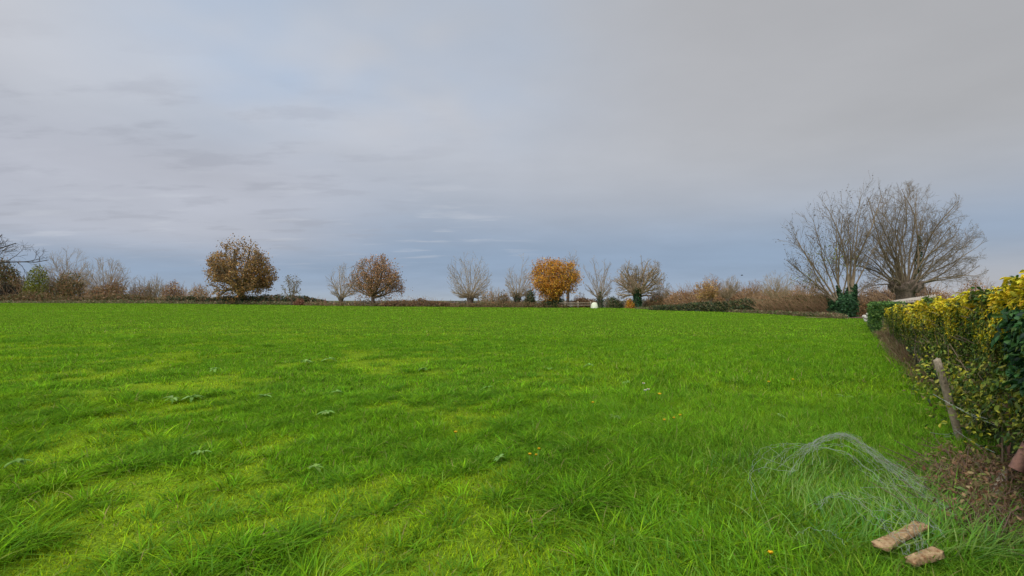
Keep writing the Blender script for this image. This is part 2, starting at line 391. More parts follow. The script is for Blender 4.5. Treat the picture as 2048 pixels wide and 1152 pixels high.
# ------------------------------------------------------------------ TREES
def unit(v):
    l_ = math.sqrt(v[0]*v[0]+v[1]*v[1]+v[2]*v[2])+1e-12; return (v[0]/l_, v[1]/l_, v[2]/l_)
class Env:
    """lumpy ellipsoid that bounds a crown"""
    def __init__(s, c, r, seed, lump=.12, flat=None, cone=0.):
        s.cone = cone
        s.c = c; s.r = r; s.ph = [random.Random(seed+i).uniform(0, 6.28) for i in range(6)]; s.l = lump; s.flat = flat
    def val(s, p):
        a = (p[0]-s.c[0])/s.r[0]; b = (p[1]-s.c[1])/s.r[1]; c = (p[2]-s.c[2])/s.r[2]
        if s.flat is not None and c < 0: c = c/s.flat
        if s.cone:
            w_ = max(.25, 1-s.cone*max(-.6, min(1, c))); a /= w_; b /= w_
        m = math.sqrt(a*a+b*b+c*c)+1e-9
        th = math.atan2(c, a); ps = math.atan2(b, a)
        k = 1+s.l*(math.sin(3*th+s.ph[0])+.7*math.sin(5*th+s.ph[1])+.6*math.sin(4*ps+s.ph[2])+.4*math.sin(9*th+s.ph[3]))/1.6
        return m/k
def grow(S, tips, p, d, L, r, lvl, P, R, env, lim):
    ns = P['seg'][lvl]; step = L/ns; wob = P['wob'][lvl]; tp = P['trop'][lvl]; pts = [p]; ds = [d]
    for i in range(ns):
        g_ = R.gauss
        d = unit((d[0]+wob*g_(0, 1), d[1]+wob*g_(0, 1), d[2]+wob*g_(0, 1)+tp))
        q = (p[0]+d[0]*step, p[1]+d[1]*step, p[2]+d[2]*step)
        if env is not None:
            ev = env.val(q)
            if ev > lim and ev > env.val(p):
                if i == 0: pts.append((p[0]+d[0]*step*.4, p[1]+d[1]*step*.4, p[2]+d[2]*step*.4)); ds.append(d)
                break
        pts.append(q); ds.append(d); p = q
    m = len(pts)-1
    re = r*P['taper'][lvl]; rad = [r+(re-r)*i/max(1, m) for i in range(m+1)]
    S[lvl].append((pts, rad))
    if lvl+1 < len(P['seg']):
        nc = P['nch'][lvl]; nc = max(1, int(nc*m/ns+.5)); t0 = P['t0'][lvl]
        for k in range(nc):
            t = t0+(1-t0)*(k+R.random())/nc; f = t*m; i = min(m-1, int(f)); f -= i
            a = pts[i]; b_ = pts[i+1]; q = (a[0]+(b_[0]-a[0])*f, a[1]+(b_[1]-a[1])*f, a[2]+(b_[2]-a[2])*f)
            dd = ds[i+1]; an = P['ang'][lvl]*R.uniform(.6, 1.25)
            v = unit((R.gauss(0, 1), R.gauss(0, 1), R.gauss(0, 1)))
            cr = unit((dd[1]*v[2]-dd[2]*v[1], dd[2]*v[0]-dd[0]*v[2], dd[0]*v[1]-dd[1]*v[0]))
            c_, s_ = math.cos(an), math.sin(an)
            nd_ = (dd[0]*c_+cr[0]*s_, dd[1]*c_+cr[1]*s_, dd[2]*c_+cr[2]*s_)
            rr_ = max(P['rmin'], (rad[i]+(rad[i+1]-rad[i])*f)*P['rr'][lvl])
            grow(S, tips, q, nd_, L*P['lr'][lvl]*R.uniform(.6, 1.2)*(1.15-.5*t), rr_, lvl+1, P, R, env, lim)
    else: tips.append(pts[-1]); tips.append(pts[len(pts)//2])
def ray_env(env, p, d, lim=.97):
    s = .2; e0 = env.val(p)
    while s < 40:
        e1 = env.val((p[0]+d[0]*s, p[1]+d[1]*s, p[2]+d[2]*s))
        if e1 > lim and e1 > e0: break
        e0 = e1; s += .2
    return s
def trunk_mesh(mb, pts, rad, R, sides=10, lump=.12):
    pts = np.array(pts, float); n_ = len(pts); T = np.gradient(pts, axis=0); T /= np.linalg.norm(T, axis=1, keepdims=True)
    U = np.cross(T, [0, 1, 0]); U /= np.linalg.norm(U, axis=1, keepdims=True); W = np.cross(T, U)
    a = np.arange(sides)*2*np.pi/sides; ph = R.uniform(0, 6)
    V = []
    for i in range(n_):
        for k in range(sides):
            r_ = rad[i]*(1+lump*math.sin(3*a[k]+ph+i*.7)+lump*.8*R.uniform(-1, 1))
            V.append(pts[i]+r_*(math.cos(a[k])*U[i]+math.sin(a[k])*W[i]))
    V.append(pts[-1]+T[-1]*rad[-1]*.5)
    idx = np.arange(n_*sides).reshape(n_, sides); nx = np.roll(idx, -1, 1)
    mb.add(V, np.stack([idx[:-1], nx[:-1], nx[1:], idx[1:]], -1).reshape(-1, 4))
    mb.F.append(np.stack([idx[-1], nx[-1], np.full(sides, n_*sides)], -1)+mb.n-len(V))

IVY = [(.018, .06, .016), (.03, .085, .022), (.012, .04, .012), (.04, .10, .03)]
def crown_box(D, box, depthr=None, seed=1, lump=.12, flat=None, cone=0.):
    a = at(box[0], box[2], D); b_ = at(box[1], box[3], D)
    c = ((a[0]+b_[0])/2, D, (a[2]+b_[2])/2); rx = abs(b_[0]-a[0])/2; rz = abs(a[2]-b_[2])/2
    return Env(c, (rx, depthr or rx*.95, rz), seed, lump, flat, cone)
def leafspread(tips, n, R, rng_, env=None, sig=.25, dens=None):
    tp = np.array(tips); i = rng_.randint(0, len(tp), n); p = tp[i]+rng_.normal(0, sig, (n, 3))
    if dens is not None: p = p[dens(p) > rng_.rand(len(p))]
    return p
def ivy_on(mb, pts, rad, n_, rng_, size=.16):
    pts = np.array(pts); t = rng_.rand(n_)*(len(pts)-1); i = np.minimum(t.astype(int), len(pts)-2); f = (t-i)[:, None]
    c = pts[i]*(1-f)+pts[i+1]*f; r = (np.array(rad)[i]*(1-f[:, 0])+np.array(rad)[i+1]*f[:, 0])*rng_.uniform(.55, 1.12, n_)
    a = rng_.uniform(0, 6.283, n_); d = np.stack([np.cos(a), np.sin(a), rng_.normal(0, .3, n_)], 1)
    leaves(mb, c+d*r[:, None], d+rng_.normal(0, .5, (n_, 3)), size*rng_.uniform(.6, 1.4, n_), pick(IVY, n_, rng_, .35), rng_, .8, .15)

def pollard(label, tpx, D, box, head_py, base_py=None, r0=.45, nsh=34, seed=1, bark='bark_pale', name='pollard_tree', lean=0, leafpal=None, nleaf=0,
            leafsize=.16, rs=.055, rmin=.012, ivy=None, lump=.01, spread=1.45, dens=None, P=None, knob=1.55, sig=.2, group='bare trees round the field'):
    R = random.Random(seed); rg = np.random.RandomState(seed)
    bx = at(tpx, 600, D)[0]; bz = gz(bx, D)-.15
    hz = at(tpx, head_py, D)[2]; t = thing(name, (bx, D, bz), label, 'tree', group)
    env = crown_box(D, (box[0], box[1], box[2]-5, box[3]), seed=seed, lump=lump)
    head = (bx+lean, D, hz); H = hz-bz; m = MB()
    pts = [(bx-.02, D, bz), (bx+lean*.2, D, bz+H*.3), (bx+lean*.5, D, bz+H*.62), (bx+lean*.85, D, bz+H*.85), (bx+lean, D, bz+H*.97), (bx+lean, D, bz+H*1.08)]
    trunk_mesh(m, pts, [r0*1.3, r0, r0*.98, r0*knob*.85, r0*knob, r0*knob*.6], R); m.build('trunk', M['bark_knob'], t)
    P = P or dict(seg=[7, 4, 3], wob=[.075, .12, .15], trop=[-.03, .035, .02], taper=[.25, .4, .5], nch=[10, 5], t0=[.25, .2], ang=[.65, .6], rr=[.5, .6], lr=[.42, .5], rmin=rmin*.9)
    S = [[], [], []]; tips = []
    nsh = int(nsh*1.45)
    for k in range(nsh):
        th = (spread+.1)*((k+.5)/nsh)**.45; az = k*2.39996+R.uniform(-.3, .3)
        d = (math.sin(th)*math.cos(az), math.sin(th)*math.sin(az), math.cos(th))
        o = (head[0]+d[0]*r0*knob*.7, head[1]+d[1]*r0*knob*.7, head[2]+d[2]*r0*.6-.1)
        L = ray_env(env, o, d, R.uniform(.9, 1.0))
        d2 = unit((d[0], d[1], d[2]+.2))
        grow(S, tips, o, d2, L*1.04, rs*R.uniform(.7, 1.25), 0, P, R, env, R.uniform(.9, 1.04))
    b = MB(); tubes(b, S[0], 5); tubes(b, S[1], 3); tubes(b, S[2], 3); b.build('branches', M[bark], t)
    if nleaf:
        p = leafspread(tips, nleaf, R, rg, sig=sig, dens=dens); f = MB(); quads(f, p, leafsize*rg.uniform(.6, 1.4, len(p)), pick(leafpal, len(p), rg, .25), rg); f.build('foliage', M['leaf'], t)
    if ivy:
        f = MB(); ivy_on(f, [(bx, D, bz), (bx+lean*.5, D, bz+H*.6), (bx+lean, D, bz+H), (bx+lean+ivy[2], D, bz+H*ivy[0])], [ivy[1], ivy[1]*1.05, ivy[1]*.95, ivy[1]*.35], ivy[3], rg); f.build('ivy', M['leaf'], t)
    return t

def broad(label, tpx, D, box, fork_py, r0=.5, nl=7, seed=1, bark='bark_mid', name='oak_tree', lean=0, leafpal=None, nleaf=0, leafsize=.3, sig=.3, rmin=.014,
          P=None, lump=.14, dens=None, spread=1.25, ivy=None, flat=None, group=None, fill=0, cone=0.):
    R = random.Random(seed); rg = np.random.RandomState(seed)
    bx = at(tpx, 600, D)[0]; bz = gz(bx, D)-.15; fz = at(tpx, fork_py, D)[2]; H = fz-bz
    t = thing(name, (bx, D, bz), label, 'tree', group)
    env = crown_box(D, box, seed=seed, lump=lump, flat=flat, cone=cone); S = [[], [], [], []]; tips = []
    m = MB(); trunk_mesh(m, [(bx, D, bz), (bx+lean*.3, D, bz+H*.35), (bx+lean*.7, D, bz+H*.75), (bx+lean, D, bz+H*1.05)], [r0*1.35, r0, r0*.95, r0*.9], R)
    m.build('trunk', M['bark_knob' if bark != 'bark_dark' else 'bark_dark'], t)
    P = P or dict(seg=[7, 5, 4, 3], wob=[.13, .17, .2, .2], trop=[.05, .03, .02, 0], taper=[.3, .35, .4, .5], nch=[7, 6, 4], t0=[.25, .2, .2], ang=[.75, .7, .7],
                  rr=[.55, .6, .6], lr=[.5, .5, .5], rmin=rmin)
    for k in range(nl):
        th = spread*math.sqrt((k+.4)/nl); az = k*2.39996+R.uniform(-.3, .3)
        d = (math.sin(th)*math.cos(az), math.sin(th)*math.sin(az), math.cos(th)); o = (bx+lean, D, bz+H*R.uniform(.8, 1.05))
        L = ray_env(env, o, d, .95)
        grow(S, tips, o, unit((d[0], d[1], d[2]+.12)), L*1.05, r0*R.uniform(.35, .6), 0, P, R, env, R.uniform(.92, 1.03))
    if nleaf:
        if fill:      # leafy sprays filling the crown between the modelled twigs, in clumps with gaps
            nc_ = fill//26; q = rg.uniform(-1, 1, (nc_*5, 3)); q = q[np.linalg.norm(q, axis=1) < 1]; q = np.array(env.c)+q*np.array(env.r); q = np.array([a for a in q if .25 < env.val(a) < .97])[:nc_]
            near = np.repeat(q, 26, 0)+rg.normal(0, 1, (len(q)*26, 3))*(.62, .62, .28); tips = tips+[tuple(a) for a in near]
            near_n = len(near)
            for a in q[::2]:
                sz = leafsize*1.6; dd = unit((a[0]-env.c[0], a[1]-env.c[1], (a[2]-env.c[2])+.3)); S[3].append(([(a[0]-dd[0]*sz*2, a[1]-dd[1]*sz*2, a[2]-dd[2]*sz*2), tuple(a), (a[0]+dd[0]*sz, a[1]+dd[1]*sz, a[2]+dd[2]*sz)], [.03, .02, .01]))
        p = leafspread(tips, nleaf, R, rg, sig=sig, dens=dens); f = MB(); quads(f, p, leafsize*rg.uniform(.5, 1.4, len(p)), pick(leafpal, len(p), rg, .3), rg); f.build('foliage', M['leaf'], t)
    b = MB(); tubes(b, S[0], 6); tubes(b, S[1], 4); tubes(b, S[2], 3); tubes(b, S[3], 3); b.build('branches', M[bark], t)
    if ivy:
        f = MB(); ivy_on(f, [(bx, D, bz), (bx+lean, D, bz+H), (bx+lean+ivy[2], D, bz+H*ivy[0])], [ivy[1], ivy[1]*.9, ivy[1]*.35], ivy[3], rg); f.build('ivy', M['leaf'], t)
    return t

def shrub(label, px0, px1, top_py, D, seed, pal, ntw=420, nleaf=2600, lsize=.16, bark='twig_warm', name='bare_shrub', group='shrubs along the field edge', cat='shrub',
          tw_r=.014, up=.55, depth=None, sprig=1.0, leafy=True, base_drop=.1):
    """a mound: stems fanning from the ground, twigs, and leaves or buds through its volume"""
    R = random.Random(seed); rg = np.random.RandomState(seed); cx_ = (px0+px1)/2
    x0 = at(px0, 600, D)[0]; x1 = at(px1, 600, D)[0]; xc = (x0+x1)/2; rx = (x1-x0)/2; gzz = gz(xc, D)-base_drop; nleaf = int(nleaf*1.7); lsize *= 1.35; H = at(cx_, top_py, D)[2]-gzz
    ry = depth or max(.8, min(rx*.8, 2.5)); t = thing(name, (xc, D, gzz), label, cat, group)
    env = Env((xc, D, gzz+H*.15), (rx, ry, H*.88), seed, .12)
    P = dict(seg=[5, 4, 3], wob=[.1, .16, .2], trop=[.05, .05, .03], taper=[.35, .45, .5], nch=[6, 4], t0=[.2, .15], ang=[.5, .6], rr=[.6, .7], lr=[.42, .5], rmin=tw_r*.7)
    S = [[], [], []]; tips = []; n0 = max(8, ntw//30)
    for k in range(n0):
        a = R.uniform(0, 6.283); q = math.sqrt(R.random())*.8; o = (xc+rx*q*math.cos(a), D+ry*q*math.sin(a), gzz)
        d = unit((math.cos(a)*q*.9*rx/max(H, .1)*.7+R.gauss(0, .12), math.sin(a)*q*.5, up+.5)); L = ray_env(env, o, d, 1.0)*sprig
        grow(S, tips, o, d, L, tw_r*2.2, 0, P, R, env, R.uniform(.9, 1.06*sprig))
    b = MB(); tubes(b, S[0], 4); tubes(b, S[1], 3); tubes(b, S[2], 3); b.build('twigs', M[bark], t)
    if leafy:
        d = rg.normal(size=(nleaf, 3)); d /= np.linalg.norm(d, axis=1, keepdims=True); d[:, 2] = np.abs(d[:, 2])
        rr_ = rg.rand(nleaf)**.45; lum = .82+.3*np.sin(3*np.arctan2(d[:, 2], d[:, 0])+seed)*.4+rg.normal(0, .05, nleaf)
        p = np.stack([xc+d[:, 0]*rx*rr_*lum, D+d[:, 1]*ry*rr_, gzz+d[:, 2]*H*.92*rr_*lum], 1)
        f = MB(); quads(f, p, lsize*rg.uniform(.5, 1.4, nleaf), pick(pal, nleaf, rg, .35), rg, .6); f.build('leaves', M['leaf'], t)
    return t

def bank(label, p0, p1, D0, D1, tops, seed, pal, nleaf, lsize, name='bramble_bank', cat='bramble', depth=2.2, ntw=400, bark='twig_warm', stick=.5, low=-.1, group='low growth along the field edge', twr=.012):
    """a long low belt; tops = photo heights at even steps from p0 to p1"""
    nleaf = int(nleaf*1.6); lsize *= 1.3; rg = np.random.RandomState(seed); R = random.Random(seed); t = rg.rand(nleaf)
    xs = np.linspace(0, 1, len(tops))
    def geo(t):
        px = p0+(p1-p0)*t; D = D0+(D1-D0)*t; py = np.interp(t, xs, tops); u = (px-1024)/1024
        return u*D, D, EYE+(599-py)/1024*D
    X, D, Z = geo(t); g0 = terrain(X, D)+low; h = np.maximum(.25, Z-g0)*(.72+.42*fbm(X*.6+seed, D*0+seed, 3))
    v = rg.uniform(-1, 1, nleaf); q = rg.rand(nleaf)**.7
    P = np.stack([X+rg.normal(0, .1, nleaf), D+v*depth*.5, g0+h*q*np.sqrt(np.maximum(0, 1-v*v*.75))], 1)
    mid = len(X)//2; tX, tD, _ = geo(np.array([.5])); th = thing(name, (tX[0], tD[0], gz(tX[0], tD[0])), label, cat, group)
    f = MB(); quads(f, P, lsize*rg.uniform(.5, 1.5, nleaf), pick(pal, nleaf, rg, .35), rg, .6); f.build('leaves', M['leaf'], th)
    if ntw:
        t = rg.rand(ntw); X, D, Z = geo(t); g0 = terrain(X, D)+low; h = np.maximum(.25, Z-g0)*rg.uniform(.6, 1.0+stick, ntw)
        polys = []
        for i in range(ntw):
            dx_ = R.gauss(0, .35)*h[i]; dy_ = R.gauss(0, .2); x, y = X[i], D[i]+R.uniform(-depth*.45, depth*.45); pts = []
            arch = R.uniform(0, .5)
            for s in (0, .3, .6, .85, 1.):
                pts.append((x+dx_*s*(1+arch*s*2)+R.gauss(0, .03), y+dy_*s, g0[i]+h[i]*(s-arch*s**3*.8)))
            polys.append((pts, [twr*1.6, twr*1.4, twr*1.1, twr*.8, twr*.5]))
        b = MB(); tubes(b, polys, 3); b.build('stems', M[bark], th)
    return th

BROWN = [(.23, .12, .05), (.16, .085, .035), (.28, .155, .07), (.12, .085, .035)]
OLIVE = [(.11, .11, .03), (.15, .13, .04), (.07, .07, .02), (.17, .13, .05)]
DKGRN = [(.03, .06, .02), (.05, .08, .025), (.02, .04, .012), (.07, .08, .03)]
PINKB = [(.38, .20, .08), (.31, .155, .06), (.42, .25, .10)]
RUST = [(.34, .165, .07), (.40, .20, .08), (.27, .135, .06), (.42, .24, .10), (.22, .12, .055)]
GOLD = [(.40, .21, .06), (.30, .165, .05), (.46, .26, .08), (.22, .13, .045)]
ORNG = [(.54, .225, .018), (.60, .28, .02), (.44, .165, .014), (.62, .34, .03), (.34, .13, .015), (.28, .15, .03)]
YELL = [(.60, .36, .04), (.55, .28, .03), (.50, .34, .06)]
GREYT = [(.30, .22, .12), (.24, .18, .09), (.32, .25, .15)]

# ---- far left
E = lambda px: edge(px)
broad('dark bare oak reaching in from beyond the left edge of the view', -120, 82, (-330, 78, 455, 580), 560, r0=.6, nl=12, seed=5, bark='bark_dark', name='bare_oak', rmin=.02, lump=.1,
      group='bare trees round the field', P=dict(seg=[8, 5, 4, 3], wob=[.16, .22, .25, .25], trop=[.02, .03, .02, .02], taper=[.3, .35, .4, .5], nch=[7, 5, 4], t0=[.3, .2, .2], ang=[.75, .7, .7], rr=[.55, .6, .6], lr=[.45, .5, .5], rmin=.02))
shrub('tall russet thicket at the far left under the dark bare branches', -60, 74, 500, 124, 21, BROWN+OLIVE+OLIVE, 900, 9000, .34, tw_r=.03)
shrub('dark brown thicket at the foot of the far left hedge', -20, 46, 555, 118, 27, [(.05, .035, .02), (.07, .05, .03), (.04, .04, .02)], 300, 3600, .28, tw_r=.03)
shrub('yellow-green leafy willow bush beside the russet thicket at the far left', 34, 114, 518, 121, 22, [(.22, .22, .025), (.16, .17, .02), (.27, .26, .03), (.10, .11, .02)], 500, 4200, .30, 'bark_mid', name='willow_bush', cat='bush', tw_r=.03)
pollard('grey bare tree with upright twigs behind the yellow-green willow bush', 135, 132, (92, 178, 492, 600), 585, seed=31, nsh=40, r0=.4, bark='twig_grey', name='bare_tree', rmin=.022, rs=.07, spread=1.2)
shrub('pinkish brown bushy thicket in front of the upright grey tree at left', 78, 190, 530, 123, 23, BROWN+OLIVE+OLIVE+PINKB, 1100, 6500, .26, tw_r=.03)
pollard('bare fan-shaped pollard with pale forked foot in the left hedge', 208, 122, (168, 256, 514, 604), 594, seed=32, nsh=44, r0=.45, bark='twig_grey', rmin=.022, rs=.07, spread=1.35)
shrub('brown bush hiding the lower part of the fan-shaped pollard at left', 160, 266, 550, 120, 24, BROWN+PINKB+GREYT, 900, 4600, .26, tw_r=.03)
shrub('rounded greyish bare bush right of the fan-shaped pollard', 252, 312, 552, 126, 25, GREYT+PINKB, 900, 2600, .2, 'twig_grey', tw_r=.028)
shrub('taller bare bush with pale twigs between rounded bushes at left', 284, 336, 546, 127, 26, GREYT, 900, 1300, .2, 'twig_grey', tw_r=.028)
shrub('russet bare bush with a dense top at left, before the oak', 318, 378, 554, 125, 28, PINKB+BROWN, 900, 2800, .24, tw_r=.028)
shrub('low bare bush nearest the left side of the golden oak', 358, 430, 565, 122, 29, PINKB+GREYT, 900, 2600, .24, tw_r=.026)
bank('brown dead bracken strip at the foot of the left hedge', -40, 350, 117, 112, [585, 588, 580, 590, 592, 586, 592, 594], 40, BROWN+OLIVE, 9000, .26, name='bracken_bank', cat='bracken', twr=.02)
bank('dark green bramble bank either side of the golden oak trunk', 335, 655, 109, 104, [590, 589, 592, 590, 588, 589, 592, 601], 41, DKGRN+DKGRN+BROWN, 11000, .24, twr=.02)
bank('dead grass fringe along the far left field edge', -40, 660, 114, 101, [600, 601, 600, 599, 601, 601, 602, 604], 42, [(.30, .24, .11), (.22, .16, .08), (.10, .14, .04)], 6500, .2, name='dry_grass_fringe', cat='dry grass', ntw=0, depth=1.)

# ---- oak
env_oak = lambda p: np.ones(len(p))
broad('large oak with golden-brown leaves and a dark ivy-clad foot', 480, 106, (414, 544, 466, 604), 578, r0=.62, nl=22, seed=8, fill=3000, cone=.5, leafpal=GOLD+[(.26, .15, .04), (.18, .10, .03)], nleaf=15000, leafsize=.38, sig=.32, spread=1.6,
      lump=.07, ivy=(1.35, 1.15, .2, 1500), rmin=.02, dens=lambda p: np.clip(1.12-(p[:, 2]-4.5)/15., .3, 1))
broad('young sapling with sparse brown leaves right of the golden oak', 583, 101, (560, 611, 548, 603), 596, r0=.14, nl=7, seed=9, name='sapling', leafpal=[(.20, .15, .07), (.14, .11, .05)], nleaf=700, leafsize=.26, sig=.25, spread=1.1, rmin=.014,
      P=dict(seg=[6, 4, 3], wob=[.08, .15, .2], trop=[.06, .02, 0], taper=[.3, .4, .5], nch=[8, 4], t0=[.2, .2], ang=[.8, .7], rr=[.5, .6], lr=[.4, .5], rmin=.014), group='trees with brown autumn leaves')
shrub('small russet bush at the foot of the young sapling', 585, 612, 592, 100, 43, [(.24, .10, .05), (.18, .08, .04)], 200, 500, .2, tw_r=.018)
# ---- pollard + rusty oak
pollard('small bare pollard leaning against the rust-coloured oak', 682, 101, (650, 722, 527, 600), 596, r0=.38, nsh=24, seed=33, rs=.06, rmin=.016, spread=1.25)
broad('rust-leaved oak with a forked trunk left of the wide gap', 746, 97, (688, 812, 506, 612), 592, r0=.36, nl=20, seed=15, leafpal=RUST, nleaf=11000, leafsize=.28, sig=.3, spread=1.55, rmin=.018, lump=.05, fill=2600, cone=.38,
      dens=lambda p: np.clip(.45+(p[:, 0]+28)/5., .25, 1), group='trees with brown autumn leaves')
bank('reddish bramble mound between the rust-leaved oak and the round pollard', 765, 912, 94, 94, [603, 600, 598, 600, 597, 599, 602, 605, 607], 44, BROWN+[(.18, .08, .045), (.10, .075, .03)], 3200, .2, ntw=260, stick=.8, twr=.014)
bank('low dry weeds under the two oaks by the left gap', 610, 790, 98, 94, [603, 604, 602, 604, 603], 45, BROWN+OLIVE+[(.30, .24, .11)], 2200, .16, name='weed_strip', cat='weeds', ntw=120)
# ---- centre
pollard('round-headed bare pollard with a stout trunk standing at the centre', 940, 94, (888, 986, 503, 604), 594, r0=.62, nsh=46, seed=34, rs=.06, rmin=.015, spread=1.62, leafpal=[(.08, .055, .035)], nleaf=900, leafsize=.18, sig=.12, knob=1.2,
        dens=lambda p: np.clip((-6.8-p[:, 0])/3., .05, 1)*np.clip((p[:, 2]-3)/4, 0, 1))
shrub('rounded grey-brown thicket just right of the round-headed pollard', 952, 1008, 572, 93, 46, GREYT+PINKB, 900, 1300, .18, 'twig_grey', tw_r=.02)
shrub('red-tipped bare bush left of the narrow twin-headed pollard', 985, 1030, 576, 92, 47, BROWN+OLIVE, 800, 1500, .18, tw_r=.02)
pollard('narrow pollard with tall pale shoots left of the orange tree', 1034, 93, (1005, 1076, 506, 604), 594, r0=.5, nsh=34, seed=35, rs=.06, rmin=.015, spread=1.35, ivy=(1.3, .8, .2, 500))
shrub('green ivy-covered bush between narrow pollard and orange tree', 1040, 1078, 572, 91.5, 48, DKGRN+OLIVE, 400, 2200, .2, 'bark_mid', name='ivy_bush', cat='bush', tw_r=.02)
pollard('tall bare tree rising behind the orange tree', 1136, 99, (1112, 1163, 492, 600), 560, r0=.3, nsh=26, seed=36, rs=.055, rmin=.016, spread=1.3, name='bare_tree', bark='twig_grey')
broad('bright orange-leaved tree standing at the centre of the far edge', 1110, 91, (1056, 1160, 514, 600), 592, r0=.4, nl=16, seed=18, bark='bark_mid', name='autumn_tree', fill=4500, leafpal=ORNG, nleaf=17000, leafsize=.27, sig=.34, spread=1.5, lump=.2, group='trees with orange leaves')
shrub('dark evergreen bush hiding the foot of the orange tree', 1078, 1134, 584, 90.5, 49, DKGRN+[(.16, .13, .03), (.10, .09, .03)], 300, 2600, .2, 'bark_mid', name='evergreen_bush', cat='bush', tw_r=.02)
bank('rusty brown weeds from the round pollard to the wooden rails', 900, 1135, 91.5, 89.5, [606, 604, 605, 603, 602, 605, 606], 50, BROWN+OLIVE, 4200, .16, name='weed_strip', cat='weeds', ntw=260)
pollard('open bare ash with an ivy foot behind the white bale', 1200, 92, (1163, 1234, 508, 606), 596, r0=.36, nsh=30, seed=37, rs=.055, rmin=.015, spread=1.3, name='bare_ash', ivy=(1.6, .6, .1, 500), bark='twig_grey', P=dict(seg=[7, 4, 3], wob=[.09, .14, .17], trop=[.07, .07, .03], taper=[.25, .4, .5], nch=[7, 5], t0=[.3, .2], ang=[.55, .6], rr=[.5, .6], lr=[.33, .5], rmin=.015))
shrub('brown thicket behind the wooden rails and the bale', 1140, 1196, 586, 96, 51, BROWN+PINKB, 700, 1600, .2, tw_r=.02)
shrub('dull green bush right of the white bale', 1206, 1252, 588, 91, 52, OLIVE+DKGRN, 500, 1900, .18, 'bark_mid', tw_r=.02)
broad('spreading bare oak with a few pink-brown leaves right of the bale', 1277, 89, (1222, 1336, 508, 612), 590, r0=.42, nl=26, seed=19, name='bare_oak', bark='twig_grey', fill=1500, leafpal=[(.30, .17, .11), (.26, .16, .10)], nleaf=2300, leafsize=.2, sig=.2, spread=1.6, rmin=.017, lump=.03, cone=.1,
      dens=lambda p: np.clip(1.1-(p[:, 2]-2)/5., .04, 1), group='bare trees round the field')
R_ = random.Random(3); rg_ = np.random.RandomState(3)
q = at(1274, 600, 88.2); tiv = thing('ivy_column', (q[0], 88.2, gz(q[0], 88.2)), 'dark ivy-clad dead stem standing in front of the spreading bare oak', 'ivy')
f = MB(); ivy_on(f, [(q[0]-.2, 88.2, .2), (q[0], 88.2, 1.6), (q[0]+.15, 88.2, 3.2), (q[0]+.1, 88.2, 4.3)], [1.1, .75, .55, .15], 1700, rg_, .2); f.build('ivy', M['leaf'], tiv)
f = MB(); tubes(f, [([(q[0], 88.2, .1), (q[0]+.1, 88.2, 3.), (q[0]-.05, 88.2, 6.)], [.2, .13, .03])], 6); f.build('stem', M['bark_dark'], tiv)
shrub('small golden-orange bush at the foot of the ivy-clad stem', 1246, 1274, 592, 87.8, 53, YELL+ORNG, 160, 750, .2, name='autumn_bush', cat='bush', tw_r=.018)
shrub('russet thicket right of the spreading bare oak', 1276, 1345, 586, 90, 54, BROWN+PINKB+OLIVE, 800, 2300, .18, tw_r=.02)
pollard('slender bare tree on the right shoulder of the spreading oak', 1322, 91, (1300, 1342, 545, 606), 597, r0=.2, nsh=16, seed=38, rs=.04, rmin=.014, spread=1.1, name='bare_tree', bark='twig_grey', leafpal=[(.10, .07, .045)], nleaf=220, leafsize=.15)
# ---- right of centre
bank('dark green ivy-covered hedge along the right half of the field', 1300, 1600, 74, 57, [612, 606, 603, 600, 598, 601, 597, 599, 597, 600], 60, DKGRN+DKGRN+OLIVE+[(.06, .09, .03), (.16, .10, .05)], 12500, .17, name='ivy_hedge', cat='hedge', ntw=120, depth=2.)
bank('tangled brown scrub hedge left of the ivy-clad tree', 1520, 1672, 60, 50, [600, 596, 594, 592, 594, 590, 596], 61, BROWN+OLIVE+[(.15, .12, .05)], 12500, .13, name='scrub_hedge', cat='hedge', ntw=900, depth=2.6, twr=.012)
bank('pale dry grass tufts along the foot of the ivy hedge', 1270, 1690, 82, 43, [613, 614, 616, 618, 620, 622, 625], 62, [(.26, .20, .10), (.18, .15, .06), (.10, .16, .04), (.2, .12, .07)], 6000, .12, name='dry_grass_fringe', cat='dry grass', ntw=300, depth=.9, twr=.007)
rw = np.random.RandomState(66)
def wood(label, p0, p1, D, tops, seed, pal, nleaf, ls, nst, name='distant_wood'):
    o = bank(label, p0, p1, D, D, tops, seed, pal, nleaf, ls, name=name, cat='wood', depth=14, ntw=nst, bark='twig_warm', stick=.15, low=-.5, group=None, twr=.05); return o
bank('pinkish brown belt of bare wood beyond the ivy hedge', 1330, 1640, 118, 108, [585, 580, 574, 574, 577, 575, 580, 578, 582, 584], 63, PINKB+[(.30, .19, .11), (.2, .14, .08)], 11000, .36, name='bare_copse', cat='copse', ntw=1900, depth=8, twr=.032, stick=.35, group=None)
broad('yellow-orange bush glowing in the brown belt beyond the ivy hedge', 1415, 104, (1388, 1440, 560, 604), 600, r0=.2, nl=10, seed=20, name='autumn_bush', leafpal=[(.50, .29, .07), (.42, .24, .07), (.36, .22, .10)], nleaf=1500, leafsize=.3, sig=.3, rmin=.02, group='trees with orange leaves', bark='twig_warm')
pollard('bare tree with upright shoots above the yellow-orange bush', 1422, 108, (1398, 1446, 551, 604), 596, r0=.25, nsh=20, seed=39, rs=.05, rmin=.02, spread=.9, name='bare_tree', bark='twig_warm')
pollard('bare brush-topped tree just right of the yellow-orange bush', 1455, 106, (1436, 1484, 552, 604), 598, r0=.25, nsh=22, seed=71, rs=.05, rmin=.02, spread=.9, name='bare_tree', bark='twig_grey')
pollard('wispy bare tree under the flying bird', 1506, 100, (1488, 1530, 562, 604), 598, r0=.2, nsh=14, seed=72, rs=.04, rmin=.017, spread=.9, name='bare_tree', bark='twig_warm')
